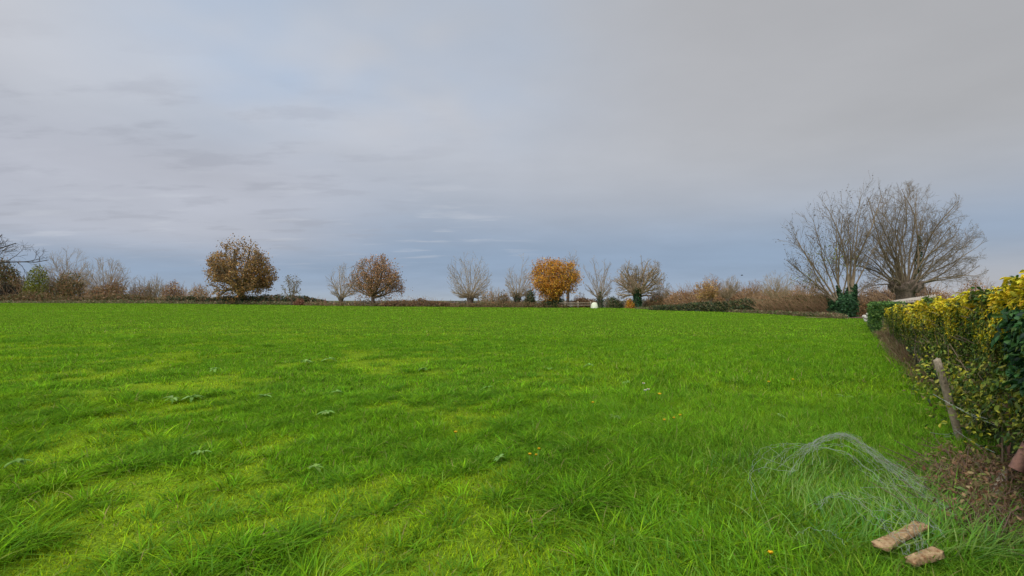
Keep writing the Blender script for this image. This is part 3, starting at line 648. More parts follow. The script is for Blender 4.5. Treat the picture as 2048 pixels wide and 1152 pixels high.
pollard('broad bare tree behind the brown scrub hedge', 1552, 84, (1518, 1592, 542, 602), 598, r0=.28, nsh=26, seed=73, rs=.045, rmin=.013, spread=1.2, name='bare_tree', bark='bark_pale')
pollard('low twiggy bare tree beside the ivy-clad tree, on its left', 1612, 76, (1585, 1650, 560, 602), 598, r0=.2, nsh=20, seed=74, rs=.04, rmin=.012, spread=1.1, name='bare_tree', bark='twig_warm')
shrub('bare reddish bushes seen between the ivy-clad tree stems', 1625, 1672, 574, 84, 75, PINKB, 700, 1600, .2, tw_r=.02)

# ---- ivy-clad multi-stem tree with dark seed clusters (right)
Dv = 47.5; bx = at(1688, 600, Dv)[0]; bz = gz(bx, Dv)-.1
tv = thing('ivy_clad_ash', (bx, Dv, bz), 'many-stemmed bare ash with dark seed clusters and a thick ivy-wrapped foot', 'tree')
R = random.Random(91); rg = np.random.RandomState(91); S = [[], [], [], []]; tips = []
P = dict(seg=[9, 5, 4], wob=[.07, .12, .16], trop=[.03, .06, .04], taper=[.2, .35, .5], nch=[17, 6], t0=[.2, .15], ang=[.55, .6], rr=[.45, .6], lr=[.36, .5], rmin=.010)
stems = [((1672, 606), (1577, 520), .07), ((1672, 604), (1580, 478), .08), ((1674, 603), (1606, 452), .09), ((1680, 600), (1640, 432), .09), ((1682, 598), (1662, 438), .08), ((1686, 596), (1690, 440), .07),
         ((1700, 590), (1672, 400), .09), ((1702, 588), (1716, 388), .11), ((1702, 586), (1698, 395), .07), ((1700, 590), (1730, 420), .07), ((1676, 600), (1624, 436), .07), ((1672, 603), (1590, 500), .06), ((1684, 596), (1654, 470), .05), ((1704, 588), (1685, 430), .06), ((1704, 585), (1738, 412), .09), ((1703, 592), (1752, 440), .07), ((1700, 600), (1745, 545), .04), ((1676, 604), (1600, 565), .05)]
for k, (a, b_, r_) in enumerate(stems):
    A = at(*a, Dv+R.uniform(-.4, .4)); B = at(*b_, Dv+R.uniform(-1.6, 1.6)); d = B-A; L = float(np.linalg.norm(d)); d = unit((d[0], d[1], d[2]+L*(-.12)))
    grow(S, tips, tuple(A), d, L, r_, 0, P, R, None, 9)
b = MB(); tubes(b, S[0], 6); tubes(b, S[1], 3); tubes(b, S[2], 3); b.build('branches', M['bark_mid'], tv)
m = MB()
fork = at(1688, 606, Dv)
for p, r_ in (((1688, 630), .55),): 
    trunk_mesh(m, [(bx, Dv, bz), (bx-.1, Dv, bz+.6), (fork[0]-.2, Dv, fork[2])], [.6, .5, .5], R)
trunk_mesh(m, [tuple(at(1692, 612, Dv)), tuple(at(1698, 600, Dv)), tuple(at(1702, 588, Dv)), tuple(at(1705, 578, Dv))], [.38, .26, .2, .15], R)
trunk_mesh(m, [tuple(at(1684, 612, Dv)), tuple(at(1679, 603, Dv)), tuple(at(1674, 596, Dv)), tuple(at(1668, 586, Dv))], [.3, .2, .13, .1], R)
m.build('trunk', M['bark_knob'], tv)
f = MB()
ivy_on(f, [tuple(at(1686, 630, Dv)), tuple(at(1686, 612, Dv)), tuple(at(1688, 596, Dv))], [.85, 1.2, .75], 5200, rg, .15)
ivy_on(f, [tuple(at(1692, 606, Dv)), tuple(at(1701, 590, Dv)), tuple(at(1706, 570, Dv))], [.75, .5, .3], 1900, rg, .14)
ivy_on(f, [tuple(at(1694, 600, Dv)), tuple(at(1708, 583, Dv))], [.5, .3], 500, rg, .14)
ivy_on(f, [tuple(at(1684, 600, Dv)), tuple(at(1679, 588, Dv)), tuple(at(1676, 572, Dv))], [.4, .22, .12], 500, rg, .12)
f.build('ivy', M['leaf'], tv)
tp = np.array(tips); i = rg.randint(0, len(tp), 2600); p = tp[i]+rg.normal(0, .05, (2600, 3))
f = MB(); quads(f, p, .10*rg.uniform(.5, 1.5, len(p)), pick([(.05, .035, .025), (.09, .06, .04)], len(p), rg, .3), rg); f.build('seed_clusters', M['leaf'], tv)
c = at(1660, 515, Dv); p = c+rg.normal(0, 1, (330, 3))*(.9, .9, .8); c2 = at(1625, 560, Dv); p = np.concatenate([p, c2+rg.normal(0, 1, (120, 3))*(1.2, .8, .3)])
f = MB(); quads(f, p, .16*rg.uniform(.5, 1.4, len(p)), pick([(.22, .24, .04), (.16, .18, .03)], len(p), rg, .2), rg); f.build('remaining_leaves', M['leaf'], tv)

# ---- great pollard (right)
Dp = 50.0; bx = at(1812, 600, Dp)[0]; bz = gz(bx, Dp)-.1
tp_ = thing('great_pollard', (bx, Dp, bz), 'huge bare pollard with a domed crown rising behind the yellow hedge', 'tree')
R = random.Random(17); rg = np.random.RandomState(17); S = [[], [], [], []]; tips = []
env = crown_box(Dp, (1690, 1962, 360, 640), depthr=4.2, seed=17, lump=.02)
hd = at(1812, 574, Dp); hd_h = hd[2]; m = MB()
trunk_mesh(m, [(bx+.1, Dp, bz), (bx+.05, Dp, bz+1.), (bx, Dp, hd_h-.75), (bx, Dp, hd_h-.35), (bx, Dp, hd_h), (bx, Dp, hd_h+.35)], [.9, .75, .75, 1.0, 1.2, .8], R, 16, .14)
for k in range(26):
    a = R.uniform(0, 6.28); o = (bx+math.cos(a)*.85, Dp+math.sin(a)*.85, hd_h+R.uniform(-.35, .35)); e_ = (bx+math.cos(a)*1.35, Dp+math.sin(a)*1.35, o[2]+.35)
    trunk_mesh(m, [o, e_], [R.uniform(.25, .4), .16], R, 7, .2)
m.build('trunk', M['bark_knob'], tp_)
P = dict(seg=[10, 6, 4, 3], wob=[.11, .15, .18, .2], trop=[-.03, .03, .02, .0], taper=[.2, .3, .4, .5], nch=[11, 8, 5], t0=[.25, .15, .2], ang=[.62, .65, .65], rr=[.42, .5, .6], lr=[.40, .42, .5], rmin=.0085)
nsh = 40
for k in range(nsh):
    ph = -1.42+2.84*(k+.5)/nsh+R.uniform(-.05, .05); yy = (-.55, .1, .5, -.2)[k % 4]+R.uniform(-.12, .12)
    d = unit((math.sin(ph), yy, math.cos(ph)+.05)); o = (bx+d[0]*.9, Dp+d[1]*.9, hd_h+.1)
    L = ray_env(env, o, d, .97); d2 = unit((d[0]*.9, d[1]*.9, d[2]+.22))
    grow(S, tips, o, d2, L*1.05, R.uniform(.055, .12), 0, P, R, env, R.uniform(.94, 1.01))
b = MB(); tubes(b, S[0], 7); tubes(b, S[1], 4); tubes(b, S[2], 3); tubes(b, S[3], 3); b.build('branches', M['bark_mid'], tp_)
f = MB(); ivy_on(f, [(bx+.5, Dp-.6, hd_h+.4), (bx+.9, Dp-.6, hd_h+3), (bx+1., Dp-.5, hd_h+5)], [.25, .25, .15], 230, rg, .14); f.build('ivy', M['leaf'], tp_)
shrub('leafless brown bush between ivy-clad ash and the stone heap', 1696, 1750, 584, 50, 76, BROWN+PINKB, 900, 2200, .11, tw_r=.012)
bank('flat brown treeline seen under the great pollard', 1690, 1860, 82, 78, [582, 580, 576, 574, 575, 572], 64, [(.15, .095, .065), (.20, .125, .08), (.11, .07, .045)], 9000, .22, name='bare_copse', cat='copse', ntw=1100, depth=5, twr=.02, group=None)
shrub('russet feathery bush showing right of the great pollard trunk', 1850, 1925, 566, 60, 77, [(.34, .17, .06), (.28, .15, .07)]+PINKB, 1000, 2600, .14, tw_r=.014)
shrub('pink-brown feathery bush furthest right above the yellow hedge', 1905, 2000, 546, 56, 78, PINKB+[(.32, .18, .13)], 1300, 3000, .13, tw_r=.014)
shrub('low tawny bush peeping over the roof edge beside the hedge', 1820, 1900, 580, 54, 79, BROWN+PINKB, 800, 2600, .13, tw_r=.014)
# distant low country beyond the gaps
for lab, a_, b_, D_, tp2, sd in (('faint low treeline on the horizon behind the left oaks', 560, 960, 420, [602, 601, 602, 600, 602, 601, 602, 601], 80),
                                 ('faint low woods on the horizon at the far left', -80, 480, 380, [596, 594, 597, 598, 599, 598], 81),
                                 ('faint low woods on the horizon behind the bale and bare trees', 1000, 1700, 360, [600, 599, 596, 597, 595, 590, 588], 82)):
    o = bank(lab, a_, b_, D_, D_, tp2, sd, [(.13, .12, .09), (.17, .14, .11)], 7000, 1.3, name='distant_woodland', cat='woodland', ntw=0, depth=20, low=-1., group=None)
    o['kind'] = 'stuff'
# ------------------------------------------------------------------ NEAR HEDGE (right)
HD = np.array((.67, 1.))/1.2037; HN = np.array((-1., .67))/1.2037      # along the hedge, out of its field face
def hpos(y, off, z):
    """y: depth along the face line, off: metres out of the face (towards the field), z height"""
    return np.stack([hedge_x(y)+HN[0]*off, y+HN[1]*off, z], -1)
def htop(y): return np.interp(y, [0, 3.8, 6, 9.5, 14, 21.5], [1.86, 1.755, 1.65, 1.53, 1.38, 1.14])
def hbulge(y, z): return .11*(fbm(y*1.3+3, z*1.6+1, 3)-.5)*2+.05*(vnoise(y*5, z*5)-.5)
rng = np.random.RandomState(5)
def hedge_leaves(mb, n, y0, y1, size, surf, yelf, pal_g, pal_y, asp=.48, zlo=.12, pw=1., deep=.2):
    y = (y0**pw+(y1**pw-y0**pw)*rng.rand(n))**(1/pw); T = htop(y)*(.965+.07*fbm(y*.9, y*0+2, 2))
    if surf == 'face':
        zf = rng.rand(n)**.9; z0_ = np.where(y < 5.8, np.maximum(zlo, .30-.1*np.maximum(y-4.6, 0)), zlo); z = z0_+(T-z0_)*zf; rnd = .35*smooth((zf-.82)/.18)**2+.22*(1-zf)**2
        off = hbulge(y, z)-rnd*.8-deep*rng.rand(n)**1.6
        Nr = np.stack([np.full(n, HN[0]), np.full(n, HN[1]), .55+.6*zf], 1)+rng.normal(0, .55, (n, 3))
    else:
        o = rng.rand(n)*1.15; z = T+.10*(fbm(y*2, o*2+4, 2)-.5)*2-.12*rng.rand(n)**2+.05*(rng.rand(n) < .08); off = .02-o; zf = np.ones(n)
        Nr = np.stack([np.full(n, HN[0]*.3), np.full(n, HN[1]*.3), np.full(n, 1.)], 1)+rng.normal(0, .5, (n, 3))
    P = hpos(y, off, z)
    cl = fbm(y*2.2+11, z*2.6+off, 3)
    py = yelf(y, zf, cl); isy = rng.rand(n) < py
    c = np.where(isy[:, None], pick(pal_y, n, rng, .2), pick(pal_g, n, rng, .35))
    leaves(mb, P, Nr, size*rng.uniform(.65, 1.3, n), c, rng, asp)
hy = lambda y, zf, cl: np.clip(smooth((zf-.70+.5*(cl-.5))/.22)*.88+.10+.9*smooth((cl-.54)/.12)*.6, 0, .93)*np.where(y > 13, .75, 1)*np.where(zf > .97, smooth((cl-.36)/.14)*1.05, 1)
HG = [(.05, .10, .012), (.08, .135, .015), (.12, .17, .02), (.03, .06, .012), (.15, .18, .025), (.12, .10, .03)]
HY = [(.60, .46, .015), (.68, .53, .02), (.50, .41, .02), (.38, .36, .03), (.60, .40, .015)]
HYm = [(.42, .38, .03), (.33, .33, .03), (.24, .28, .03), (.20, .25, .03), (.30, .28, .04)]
hb = at(1950, 900, 5.0)
hed = thing('variegated_hedge', (float(hedge_x(8.)), 8., 0), 'clipped evergreen hedge with yellow-edged leaves along the right side of the field', 'hedge')
f = MB()
def face_pal(n, y0, y1, size, pw, zlo):
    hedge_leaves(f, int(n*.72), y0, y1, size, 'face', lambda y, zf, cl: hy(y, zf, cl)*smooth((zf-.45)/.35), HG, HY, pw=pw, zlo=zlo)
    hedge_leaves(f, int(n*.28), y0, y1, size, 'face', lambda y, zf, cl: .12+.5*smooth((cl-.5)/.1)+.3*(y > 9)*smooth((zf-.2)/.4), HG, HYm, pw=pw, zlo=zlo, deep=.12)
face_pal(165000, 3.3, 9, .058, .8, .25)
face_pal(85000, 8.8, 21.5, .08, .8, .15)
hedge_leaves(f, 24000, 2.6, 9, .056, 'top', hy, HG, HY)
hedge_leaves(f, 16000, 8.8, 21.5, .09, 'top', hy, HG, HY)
# end face turned to the camera side and straggling shoots
n = 7000; y = rng.uniform(3.2, 7.5, n); z = rng.uniform(.12, .75, n)+.3*(y < 5.3); off_ = .06-.3*rng.rand(n)
leaves(f, hpos(y, off_, z), rng.normal(0, .6, (n, 3))+np.array([[HN[0], HN[1], .7]]), .052*rng.uniform(.6, 1.3, n), pick(HG+HG+HYm, n, rng), rng)
n = 420; y = rng.uniform(4.3, 8, n); z = rng.uniform(.3, 1.0, n)
k = rng.rand(n)
P_ = hpos(y, .1+.35*k**2, z-.1*k); leaves(f, P_, rng.normal(0, 1, (n, 3)), np.full(n, .055), pick(HG+HYm, n, rng), rng)
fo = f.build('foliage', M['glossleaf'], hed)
# dark inner mass + stems
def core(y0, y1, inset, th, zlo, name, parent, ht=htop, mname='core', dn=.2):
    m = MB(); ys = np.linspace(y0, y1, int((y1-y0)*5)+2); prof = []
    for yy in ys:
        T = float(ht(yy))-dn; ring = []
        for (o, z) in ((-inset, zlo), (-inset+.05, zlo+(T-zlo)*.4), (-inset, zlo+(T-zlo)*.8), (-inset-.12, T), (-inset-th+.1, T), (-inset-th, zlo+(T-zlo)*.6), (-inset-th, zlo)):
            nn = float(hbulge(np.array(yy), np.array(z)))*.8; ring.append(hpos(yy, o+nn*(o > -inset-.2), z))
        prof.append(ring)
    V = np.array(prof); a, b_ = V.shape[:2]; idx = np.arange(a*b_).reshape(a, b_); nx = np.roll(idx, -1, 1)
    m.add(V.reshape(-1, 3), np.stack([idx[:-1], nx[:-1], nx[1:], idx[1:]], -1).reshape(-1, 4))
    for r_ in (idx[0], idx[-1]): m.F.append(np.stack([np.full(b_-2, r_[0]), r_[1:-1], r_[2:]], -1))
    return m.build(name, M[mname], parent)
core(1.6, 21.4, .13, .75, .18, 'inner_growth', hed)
polys = []
R = random.Random(4)
for k in range(240):
    y = R.uniform(1.8, 21); z0 = 0; o = R.uniform(-.75, -.1); pts = []
    for s in (0, .3, .6, 1.):
        pts.append(tuple(hpos(y+R.gauss(0, .12)*s, o+(R.gauss(0, .12)+.12)*s, z0+s*R.uniform(.5, 1.1))))
    polys.append((pts, [.011, .009, .007, .004]))
for k in range(90):
    y = R.uniform(4.2, 14); z0 = R.uniform(.3, 1.4); L = R.uniform(.2, .5); a0 = R.gauss(0, .5)
    A = hpos(y, -.25, z0); B = hpos(y+a0*L, .0+R.uniform(-.02, .12), z0+L*.6); polys.append(([tuple(A), tuple((A+B)/2+np.array([0, 0, .03])), tuple(B)], [.006, .005, .003]))
b = MB(); tubes(b, polys, 5); b.build('stems', M['bark_mid'], hed)

# laurel at the right margin
lau = thing('laurel_bush', (float(hedge_x(3.2)), 3.2, 0), 'dark glossy laurel growing at the near right end of the hedge', 'bush')
f = MB(); rng = np.random.RandomState(8); LG = [(.09, .15, .02), (.015, .055, .012), (.025, .085, .018), (.04, .11, .022), (.008, .03, .01), (.06, .14, .035)]
n = 6500; y = rng.uniform(2.0, 4.1, n)+.12*rng.normal(size=n); T = htop(y)-.10; lo = .95+.3*smooth((y-3.9)/.4)
z = lo+(T-lo)*rng.rand(n)**.8; off = hbulge(y, z)*1.2+.10-.34*rng.rand(n)**1.5-.3*smooth((z-T+.2)/.2)
Nr = np.stack([np.full(n, HN[0]), np.full(n, HN[1]-.2), np.full(n, .8)], 1)+rng.normal(0, .6, (n, 3))
leaves(f, hpos(y, off, z), Nr, .085*rng.uniform(.6, 1.35, n), pick(LG, n, rng, .3), rng, .42)
f.build('foliage', M['glossleaf'], lau)
polys = []
for k in range(26):
    y = R.uniform(2.3, 4.2); polys.append(([tuple(hpos(y, -.3, 0)), tuple(hpos(y+.05, -.2, .6)), tuple(hpos(y, -.1, 1.3))], [.02, .015, .008]))
b = MB(); tubes(b, polys, 6); b.build('stems', M['bark_dark'], lau)

# small clipped box hedge at the far end
box = thing('box_hedge', (float(hedge_x(27.)), 27., 0), 'small dark green clipped hedge block at the far end of the yellow hedge', 'hedge')
f = MB(); n = 16000; rng = np.random.RandomState(9); y = rng.uniform(24.0, 31., n); z = rng.uniform(.05, 1.36, n); off = .35+.05*rng.normal(size=n)-.1*rng.rand(n)
k = rng.rand(n); e1 = k < .25; e2 = (k >= .25) & (k < .5)
off = np.where(e1, rng.uniform(-.9, .35, n), off); y = np.where(e1, 24+.08*rng.rand(n), y)
z = np.where(e2, 1.36+.05*rng.normal(size=n), z); off = np.where(e2, rng.uniform(-.9, .35, n), off)
leaves(f, hpos(y, off, z), rng.normal(0, 1, (n, 3))+np.array([[0, -.6, .8]]), .09*rng.uniform(.6, 1.3, n), pick([(.05, .12, .02), (.08, .16, .025), (.03, .07, .015), (.12, .19, .03)], n, rng, .3), rng, .6)
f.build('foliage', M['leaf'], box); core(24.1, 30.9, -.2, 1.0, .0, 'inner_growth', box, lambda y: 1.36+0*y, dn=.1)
shrub('rough yellowish bush in the gap before the small clipped hedge', 1764, 1800, 622, 22.6, 85, [(.30, .28, .05), (.12, .14, .03), (.20, .15, .06)], 300, 1500, .075, 'bark_mid', tw_r=.008, depth=.6)

# low shed roof behind the hedge
sh = thing('garden_shed', tuple(at(1810, 640, 28)*[1, 1, 0]), 'low shed with a pale sheet roof showing just over the hedge', 'shed')
def slab(mb, c4, th):
    c = np.array(c4); V = np.concatenate([c, c-np.array([0, 0, th])]); mb.add(V, [[0, 1, 2, 3], [7, 6, 5, 4], [0, 4, 5, 1], [1, 5, 6, 2], [2, 6, 7, 3], [3, 7, 4, 0]])
m = MB(); A = at(1761, 606.5, 31.5); B = at(1872, 598.5, 21.5); C = at(1872, 589.5, 26); Dd = at(1790, 601.5, 36)
slab(m, [A, B, C, Dd], .09)
for k in range(22):
    t = (k+.5)/22; p0 = A*(1-t)+B*t; p1 = Dd*(1-t)+C*t; tubes(m, [([tuple(p0+[0, 0, .01]), tuple(p1+[0, 0, .01])], [.035, .035])], 5)
m.build('roof', M['roof'], sh)
m = MB(); i_ = (A+B+C+Dd)/4; ins = [i_+(q-i_)*.93-np.array([0, 0, .1]) for q in (A, B, C, Dd)]
bot = [np.array([q[0], q[1], -.1]) for q in ins]; m.add(ins+bot, [[0, 4, 5, 1], [1, 5, 6, 2], [2, 6, 7, 3], [3, 7, 4, 0]]); m.build('wall', M['shedwall'], sh)

# ------------------------------------------------------------------ posts
def post(label, base, top, wdt, m='post', name='fence_post', seed=1, sides=4, group='posts of the old wire fence'):
    R = random.Random(seed); base = np.array(base, float); top = np.array(top, float); t = thing(name, base, label, 'post', group)
    mb = MB(); n_ = 9; ax = (top-base)/np.linalg.norm(top-base); U = np.cross(ax, [0, 1, 0]); U /= np.linalg.norm(U); W = np.cross(ax, U); V = []; k_ = 10
    off = [1+R.uniform(-.12, .12) for _ in range(k_)]; sq = [1/max(abs(math.cos(2*math.pi*k/k_+.4)), abs(math.sin(2*math.pi*k/k_+.4))) for k in range(k_)]
    for i in range(n_+1):
        s = i/n_
        for k in range(k_):
            a = 2*math.pi*k/k_+.4; r = wdt/2*(.55+.45*sq[k])*off[k]*(1+R.uniform(-.05, .05))*(1-.08*s)
            V.append(base+(top-base)*s+U*r*math.cos(a)+W*r*math.sin(a)*.8+(ax*R.uniform(-.012, .008) if i == n_ else 0))
    V.append(top+ax*.002); idx = np.arange((n_+1)*k_).reshape(n_+1, k_); nx = np.roll(idx, -1, 1)
    mb.add(V, np.stack([idx[:-1], nx[:-1], nx[1:], idx[1:]], -1).reshape(-1, 4)); mb.F.append(np.stack([idx[-1], nx[-1], np.full(k_, len(V)-1)], -1))
    mb.build('shaft', M[m], t); return t
b1 = at(1927, 885, 5.6); b1[2] = -.05
pt = post('weathered grey split post leaning left out of the hedge', b1, at(1874, 718, 5.4), .072, seed=2)
# staples and the wires it carries
mb = MB()
for (pa, pb) in (((1866, 788, 5.2), (1990, 850, 4.6)), ((1888, 800, 5.3), (1975, 838, 4.7)), ((1860, 865, 5.4), (1912, 865, 5.4)), ((1905, 872, 5.5), (1990, 800, 4.6)), ((1908, 858, 5.5), (1990, 905, 4.3))):
    A = at(*pa); B = at(*pb); tubes(mb, [([tuple(A), tuple((A*2+B)/3+[0, 0, -.015]), tuple((A+2*B)/3+[0, 0, -.02]), tuple(B)], [.0022]*4)], 5)
wo_ = mb.build('fence_wire', M['wire']); tag(wo_, 'thin loose wires strung from the leaning post into the hedge', 'wire')
b2 = at(2026, 880, 4.75); b2[2] = -.05; post('short reddish post half hidden in the hedge foliage', b2, at(2018, 790, 4.6), .075, 'redwood', seed=3)
b3 = at(2036, 925, 3.72); post('rusty brown leaning stump at the right margin near the ground', at(2034, 940, 3.75), at(2080, 858, 3.7), .09, 'redwood', 'post_stump', seed=4)
# distant little posts and rails
for i, (px, lab, h) in enumerate(((622, 'tiny pale fence post left of the small bare pollard, leftmost of its row', 1.1), (650, 'dark stubby fence post left of the small bare pollard', 1.35), (668, 'thin pale fence post close beside the small bare pollard', 1.0), (710, 'pale fence post between the small pollard and the rust-leaved oak', 1.35), (720, 'thin dark stake close to the rust-leaved oak', 1.6))):
    D_ = 98.; q = at(px, 600, D_); z_ = gz(q[0], D_); post(lab, (q[0], D_, z_-.1), (q[0]+.03, D_, z_+h), .16 if i != 4 else .1, 'post' if i % 2 == 0 else 'redwood', seed=10+i, group='small posts along the far fence')
fe = thing('rail_fence', tuple(at(1158, 614, 89.2)), 'wooden post-and-rail barrier standing left of the white bale', 'fence')
z_ = gz(at(1158, 600, 89.2)[0], 89.2)
for px in (1130, 1156, 1181):
    q = at(px, 600, 89.2); mb = MB(); slab(mb, [(q[0]-.09, 89.1, z_+1.15), (q[0]+.09, 89.1, z_+1.15), (q[0]+.09, 89.28, z_+1.15), (q[0]-.09, 89.28, z_+1.15)], 1.3); mb.build('post', M['post'], fe)
for zz in (.85, .45):
    a = at(1118, 600, 89.2)[0]; c_ = at(1186, 600, 89.2)[0]; mb = MB(); slab(mb, [(a, 89.03, z_+zz+.07), (c_, 89.03, z_+zz+.07), (c_, 89.09, z_+zz+.07), (a, 89.09, z_+zz+.07)], .12); mb.build('rail', M['post'], fe)

# ------------------------------------------------------------------ bale
q = at(1189, 610, 87.); zb = gz(q[0], 87.); mb = MB(); n1, n2 = 28, 12; V = []
for j in range(n2+1):
    v = j/n2; z = -.15+1.15*math.sin(v*math.pi/2); r = .64*max(.0, math.cos(v*math.pi/2))**.62
    for i in range(n1):
        a = 2*math.pi*i/n1; rr_ = r*(1+.03*math.sin(a*5)+.02*math.sin(a*9+j)); V.append((q[0]+rr_*math.cos(a), 87+rr_*math.sin(a), zb+z))
idx = np.arange((n2+1)*n1).reshape(n2+1, n1); nx = np.roll(idx, -1, 1); mb.add(V, np.stack([idx[:-1], nx[:-1], nx[1:], idx[1:]], -1).reshape(-1, 4))
bo = mb.build('wrapped_bale', M['bale'], smooth_=True); tag(bo, 'pale cream rounded wrapped bale lying at the far edge of the grass', 'bale')

# ------------------------------------------------------------------ bird
q = at(1484, 551, 60.); mb = MB()
for i, (s0, r_) in enumerate(((0, 0),)):
    pts = [(q[0]-.14, 60, q[2]), (q[0]-.09, 60, q[2]+.01), (q[0], 60, q[2]+.015), (q[0]+.08, 60, q[2]+.03), (q[0]+.13, 60, q[2]+.03)]
    tubes(mb, [(pts, [.01, .03, .045, .03, .008])], 8)
for s in (-1, 1):
    mb.add([(q[0]-.05, 60, q[2]+.03), (q[0]+.05, 60, q[2]+.04), (q[0]+.03, 60+s*.14, q[2]+.10), (q[0]-.06, 60+s*.13, q[2]+.09), (q[0]-.06, 60+s*.27, q[2]+.07), (q[0], 60+s*.15, q[2]+.085)], [[0, 1, 2, 3], [3, 2, 5, 4]])
mb.add([(q[0]-.12, 59.99, q[2]+.01), (q[0]-.21, 59.95, q[2]), (q[0]-.21, 60.05, q[2]), (q[0]-.12, 60.01, q[2]+.01)], [[0, 1, 2, 3]])
bi = mb.build('bird', M['bird']); tag(bi, 'small dark bird flying low in the sky over the right hedge', 'bird')

# ------------------------------------------------------------------ stone heap and bare soil at the far corner
def rock(mb, c, s, R, seed):
    rg = np.random.RandomState(seed); th = np.linspace(0, np.pi, 7); ph = np.linspace(0, 2*np.pi, 10)[:-1]; V = []
    for t in th:
        for p in ph:
            d = np.array((math.sin(t)*math.cos(p), math.sin(t)*math.sin(p), math.cos(t))); d = np.sign(d)*np.abs(d)**.7
            V.append(np.array(c)+d*np.array(s)*(1+rg.uniform(-.13, .13)))
    idx = np.arange(63).reshape(7, 9); nx = np.roll(idx, -1, 1); mb.add(V, np.stack([idx[:-1], nx[:-1], nx[1:], idx[1:]], -1).reshape(-1, 4))
hs = at(1742, 630, 38.); t = thing('stone_heap', (hs[0], 38., 0), 'heap of pale rubble beside the small clipped hedge', 'stones')
R = random.Random(12)
for k in range(16):
    mb = MB(); px = R.uniform(1732, 1752); Dk = R.uniform(37, 39.5); x = at(px, 600, Dk)[0]; z = R.uniform(0, 1)*max(.1, (px-1726)/22)*1.05
    rock(mb, (x, Dk, z), (R.uniform(.14, .28), .2, R.uniform(.08, .15)), R, k); mb.build('stone', M['palestone'], t)
def patch(name, label, cx_, cy_, rx, ry, rot, c1, c2, sc_, seed, dz_=.012):
    rg = np.random.RandomState(seed); V = [(0, 0)]; rings = 7; ns = 40
    for j in range(1, rings+1):
        for i in range(ns):
            a = 2*math.pi*i/ns; k = j/rings*(1+.22*math.sin(3*a+seed)+.12*math.sin(7*a+seed*2)+.06*math.sin(13*a)); V.append((k*rx*math.cos(a), k*ry*math.sin(a)))
    V = np.array(V); x = cx_+V[:, 0]*math.cos(rot)-V[:, 1]*math.sin(rot); y = cy_+V[:, 0]*math.sin(rot)+V[:, 1]*math.cos(rot)
    z = terrain(x, y)+bumpz(x, y)+dz_; mb = MB(); F4 = []; F3 = []
    for i in range(ns): F3.append((0, 1+i, 1+(i+1) % ns))
    for j in range(rings-1):
        for i in range(ns): F4.append((1+j*ns+i, 1+(j+1)*ns+i, 1+(j+1)*ns+(i+1) % ns, 1+j*ns+(i+1) % ns))
    mb.add(np.stack([x, y, z], 1), F4); mb.F.append(np.array(F3))
    o = mb.build(name, mat(name, 1., c1, nscale=sc_, c2=c2, bump=1.), smooth_=True); tag(o, label, 'soil', kind='structure')
q = at(1715, 634, 46.); patch('bare_soil', 'reddish bare soil at the far right corner of the field', q[0]-.3, 47., 3.4, 2.6, .2, (.17, .085, .05), (.10, .055, .035), 3., 5, .03)
q = at(1985, 1010, 3.95); patch('soil', 'brown earth and litter under the near end of the hedge', q[0]+.45, 4.2, .95, 1.7, -.59, (.10, .062, .036), (.05, .035, .022), 14., 6, .015)

# ------------------------------------------------------------------ dead grass, litter and twigs along the hedge foot
rng = np.random.RandomState(14); dg = MB()
n = 14000; y = rng.uniform(7.5, 34, n); off = np.abs(rng.normal(0, .15, n))-.28+.12*(y > 8)
p = hpos(y, off, 0*y); h = .27*rng.uniform(.3, 1.2, n)*(.5+fbm(y*.8, y*0, 2))*np.clip(.4+(y-6)/10, 0, 1.25)
blades(dg, p[:, 0], p[:, 1], h, (.006+.0008*y)*rng.uniform(.7, 1.3, n), rng.uniform(0, 6.28, n), rng.uniform(.1, .8, n), rng.uniform(0, .8, n), pick([(.26, .17, .09), (.20, .12, .07), (.32, .24, .13), (.14, .10, .05), (.12, .13, .04)], n, rng, .25), 2)
n = 7500; y = rng.uniform(3.0, 5.2, n); off = rng.uniform(-.5, .66, n)-.35*np.maximum(y-4, 0); p = hpos(y, off, 0*y)
k = rng.rand(n) < smooth((.75-off)/.5+.05); p = p[k]; y = y[k]; n = len(y)
blades(dg, p[:, 0], p[:, 1], .13*rng.uniform(.3, 1.4, n), .006*rng.uniform(.6, 1.3, n), rng.uniform(0, 6.28, n), rng.uniform(.3, 1.3, n), rng.uniform(0, 1.2, n), pick([(.22, .15, .08), (.15, .10, .05), (.10, .14, .03), (.08, .12, .03), (.26, .20, .09)], n, rng, .3), 3)
o = dg.build('dead_grass', M['blade']); tag(o, 'straw brown dead grass growing along the foot of the hedge', 'dry grass', kind='stuff')
lt = MB(); n = 2400; y = rng.uniform(2.9, 5.6, n); off = rng.uniform(-.6, .65, n)-.14*np.abs(y-4); p = hpos(y, off, .02+.05*rng.rand(n)); p[:, 2] += terrain(p[:, 0], p[:, 1])+bumpz(p[:, 0], p[:, 1])
leaves(lt, p, rng.normal(0, .7, (n, 3))+np.array([[0, 0, 1.]]), .05*rng.uniform(.5, 1.5, n), pick([(.20, .11, .06), (.14, .08, .045), (.30, .22, .10), (.28, .28, .08), (.16, .20, .04)], n, rng, .3), rng, .5)
polys = []
for k in range(420):
    y = rng.uniform(3.0, 4.9); off = rng.uniform(-.5, .6)-.35*max(0, y-4); A = hpos(y, off, .03+.07*rng.rand()); A[2] += gz(A[0], A[1]); a = rng.uniform(0, 6.28); L = rng.uniform(.12, .5)
    B = A+np.array([math.cos(a)*L, math.sin(a)*L, rng.uniform(-.03, .22)]); polys.append(([tuple(A), tuple((A+B)/2+rng.normal(0, .02, 3)), tuple(B)], [.005, .004, .002]))
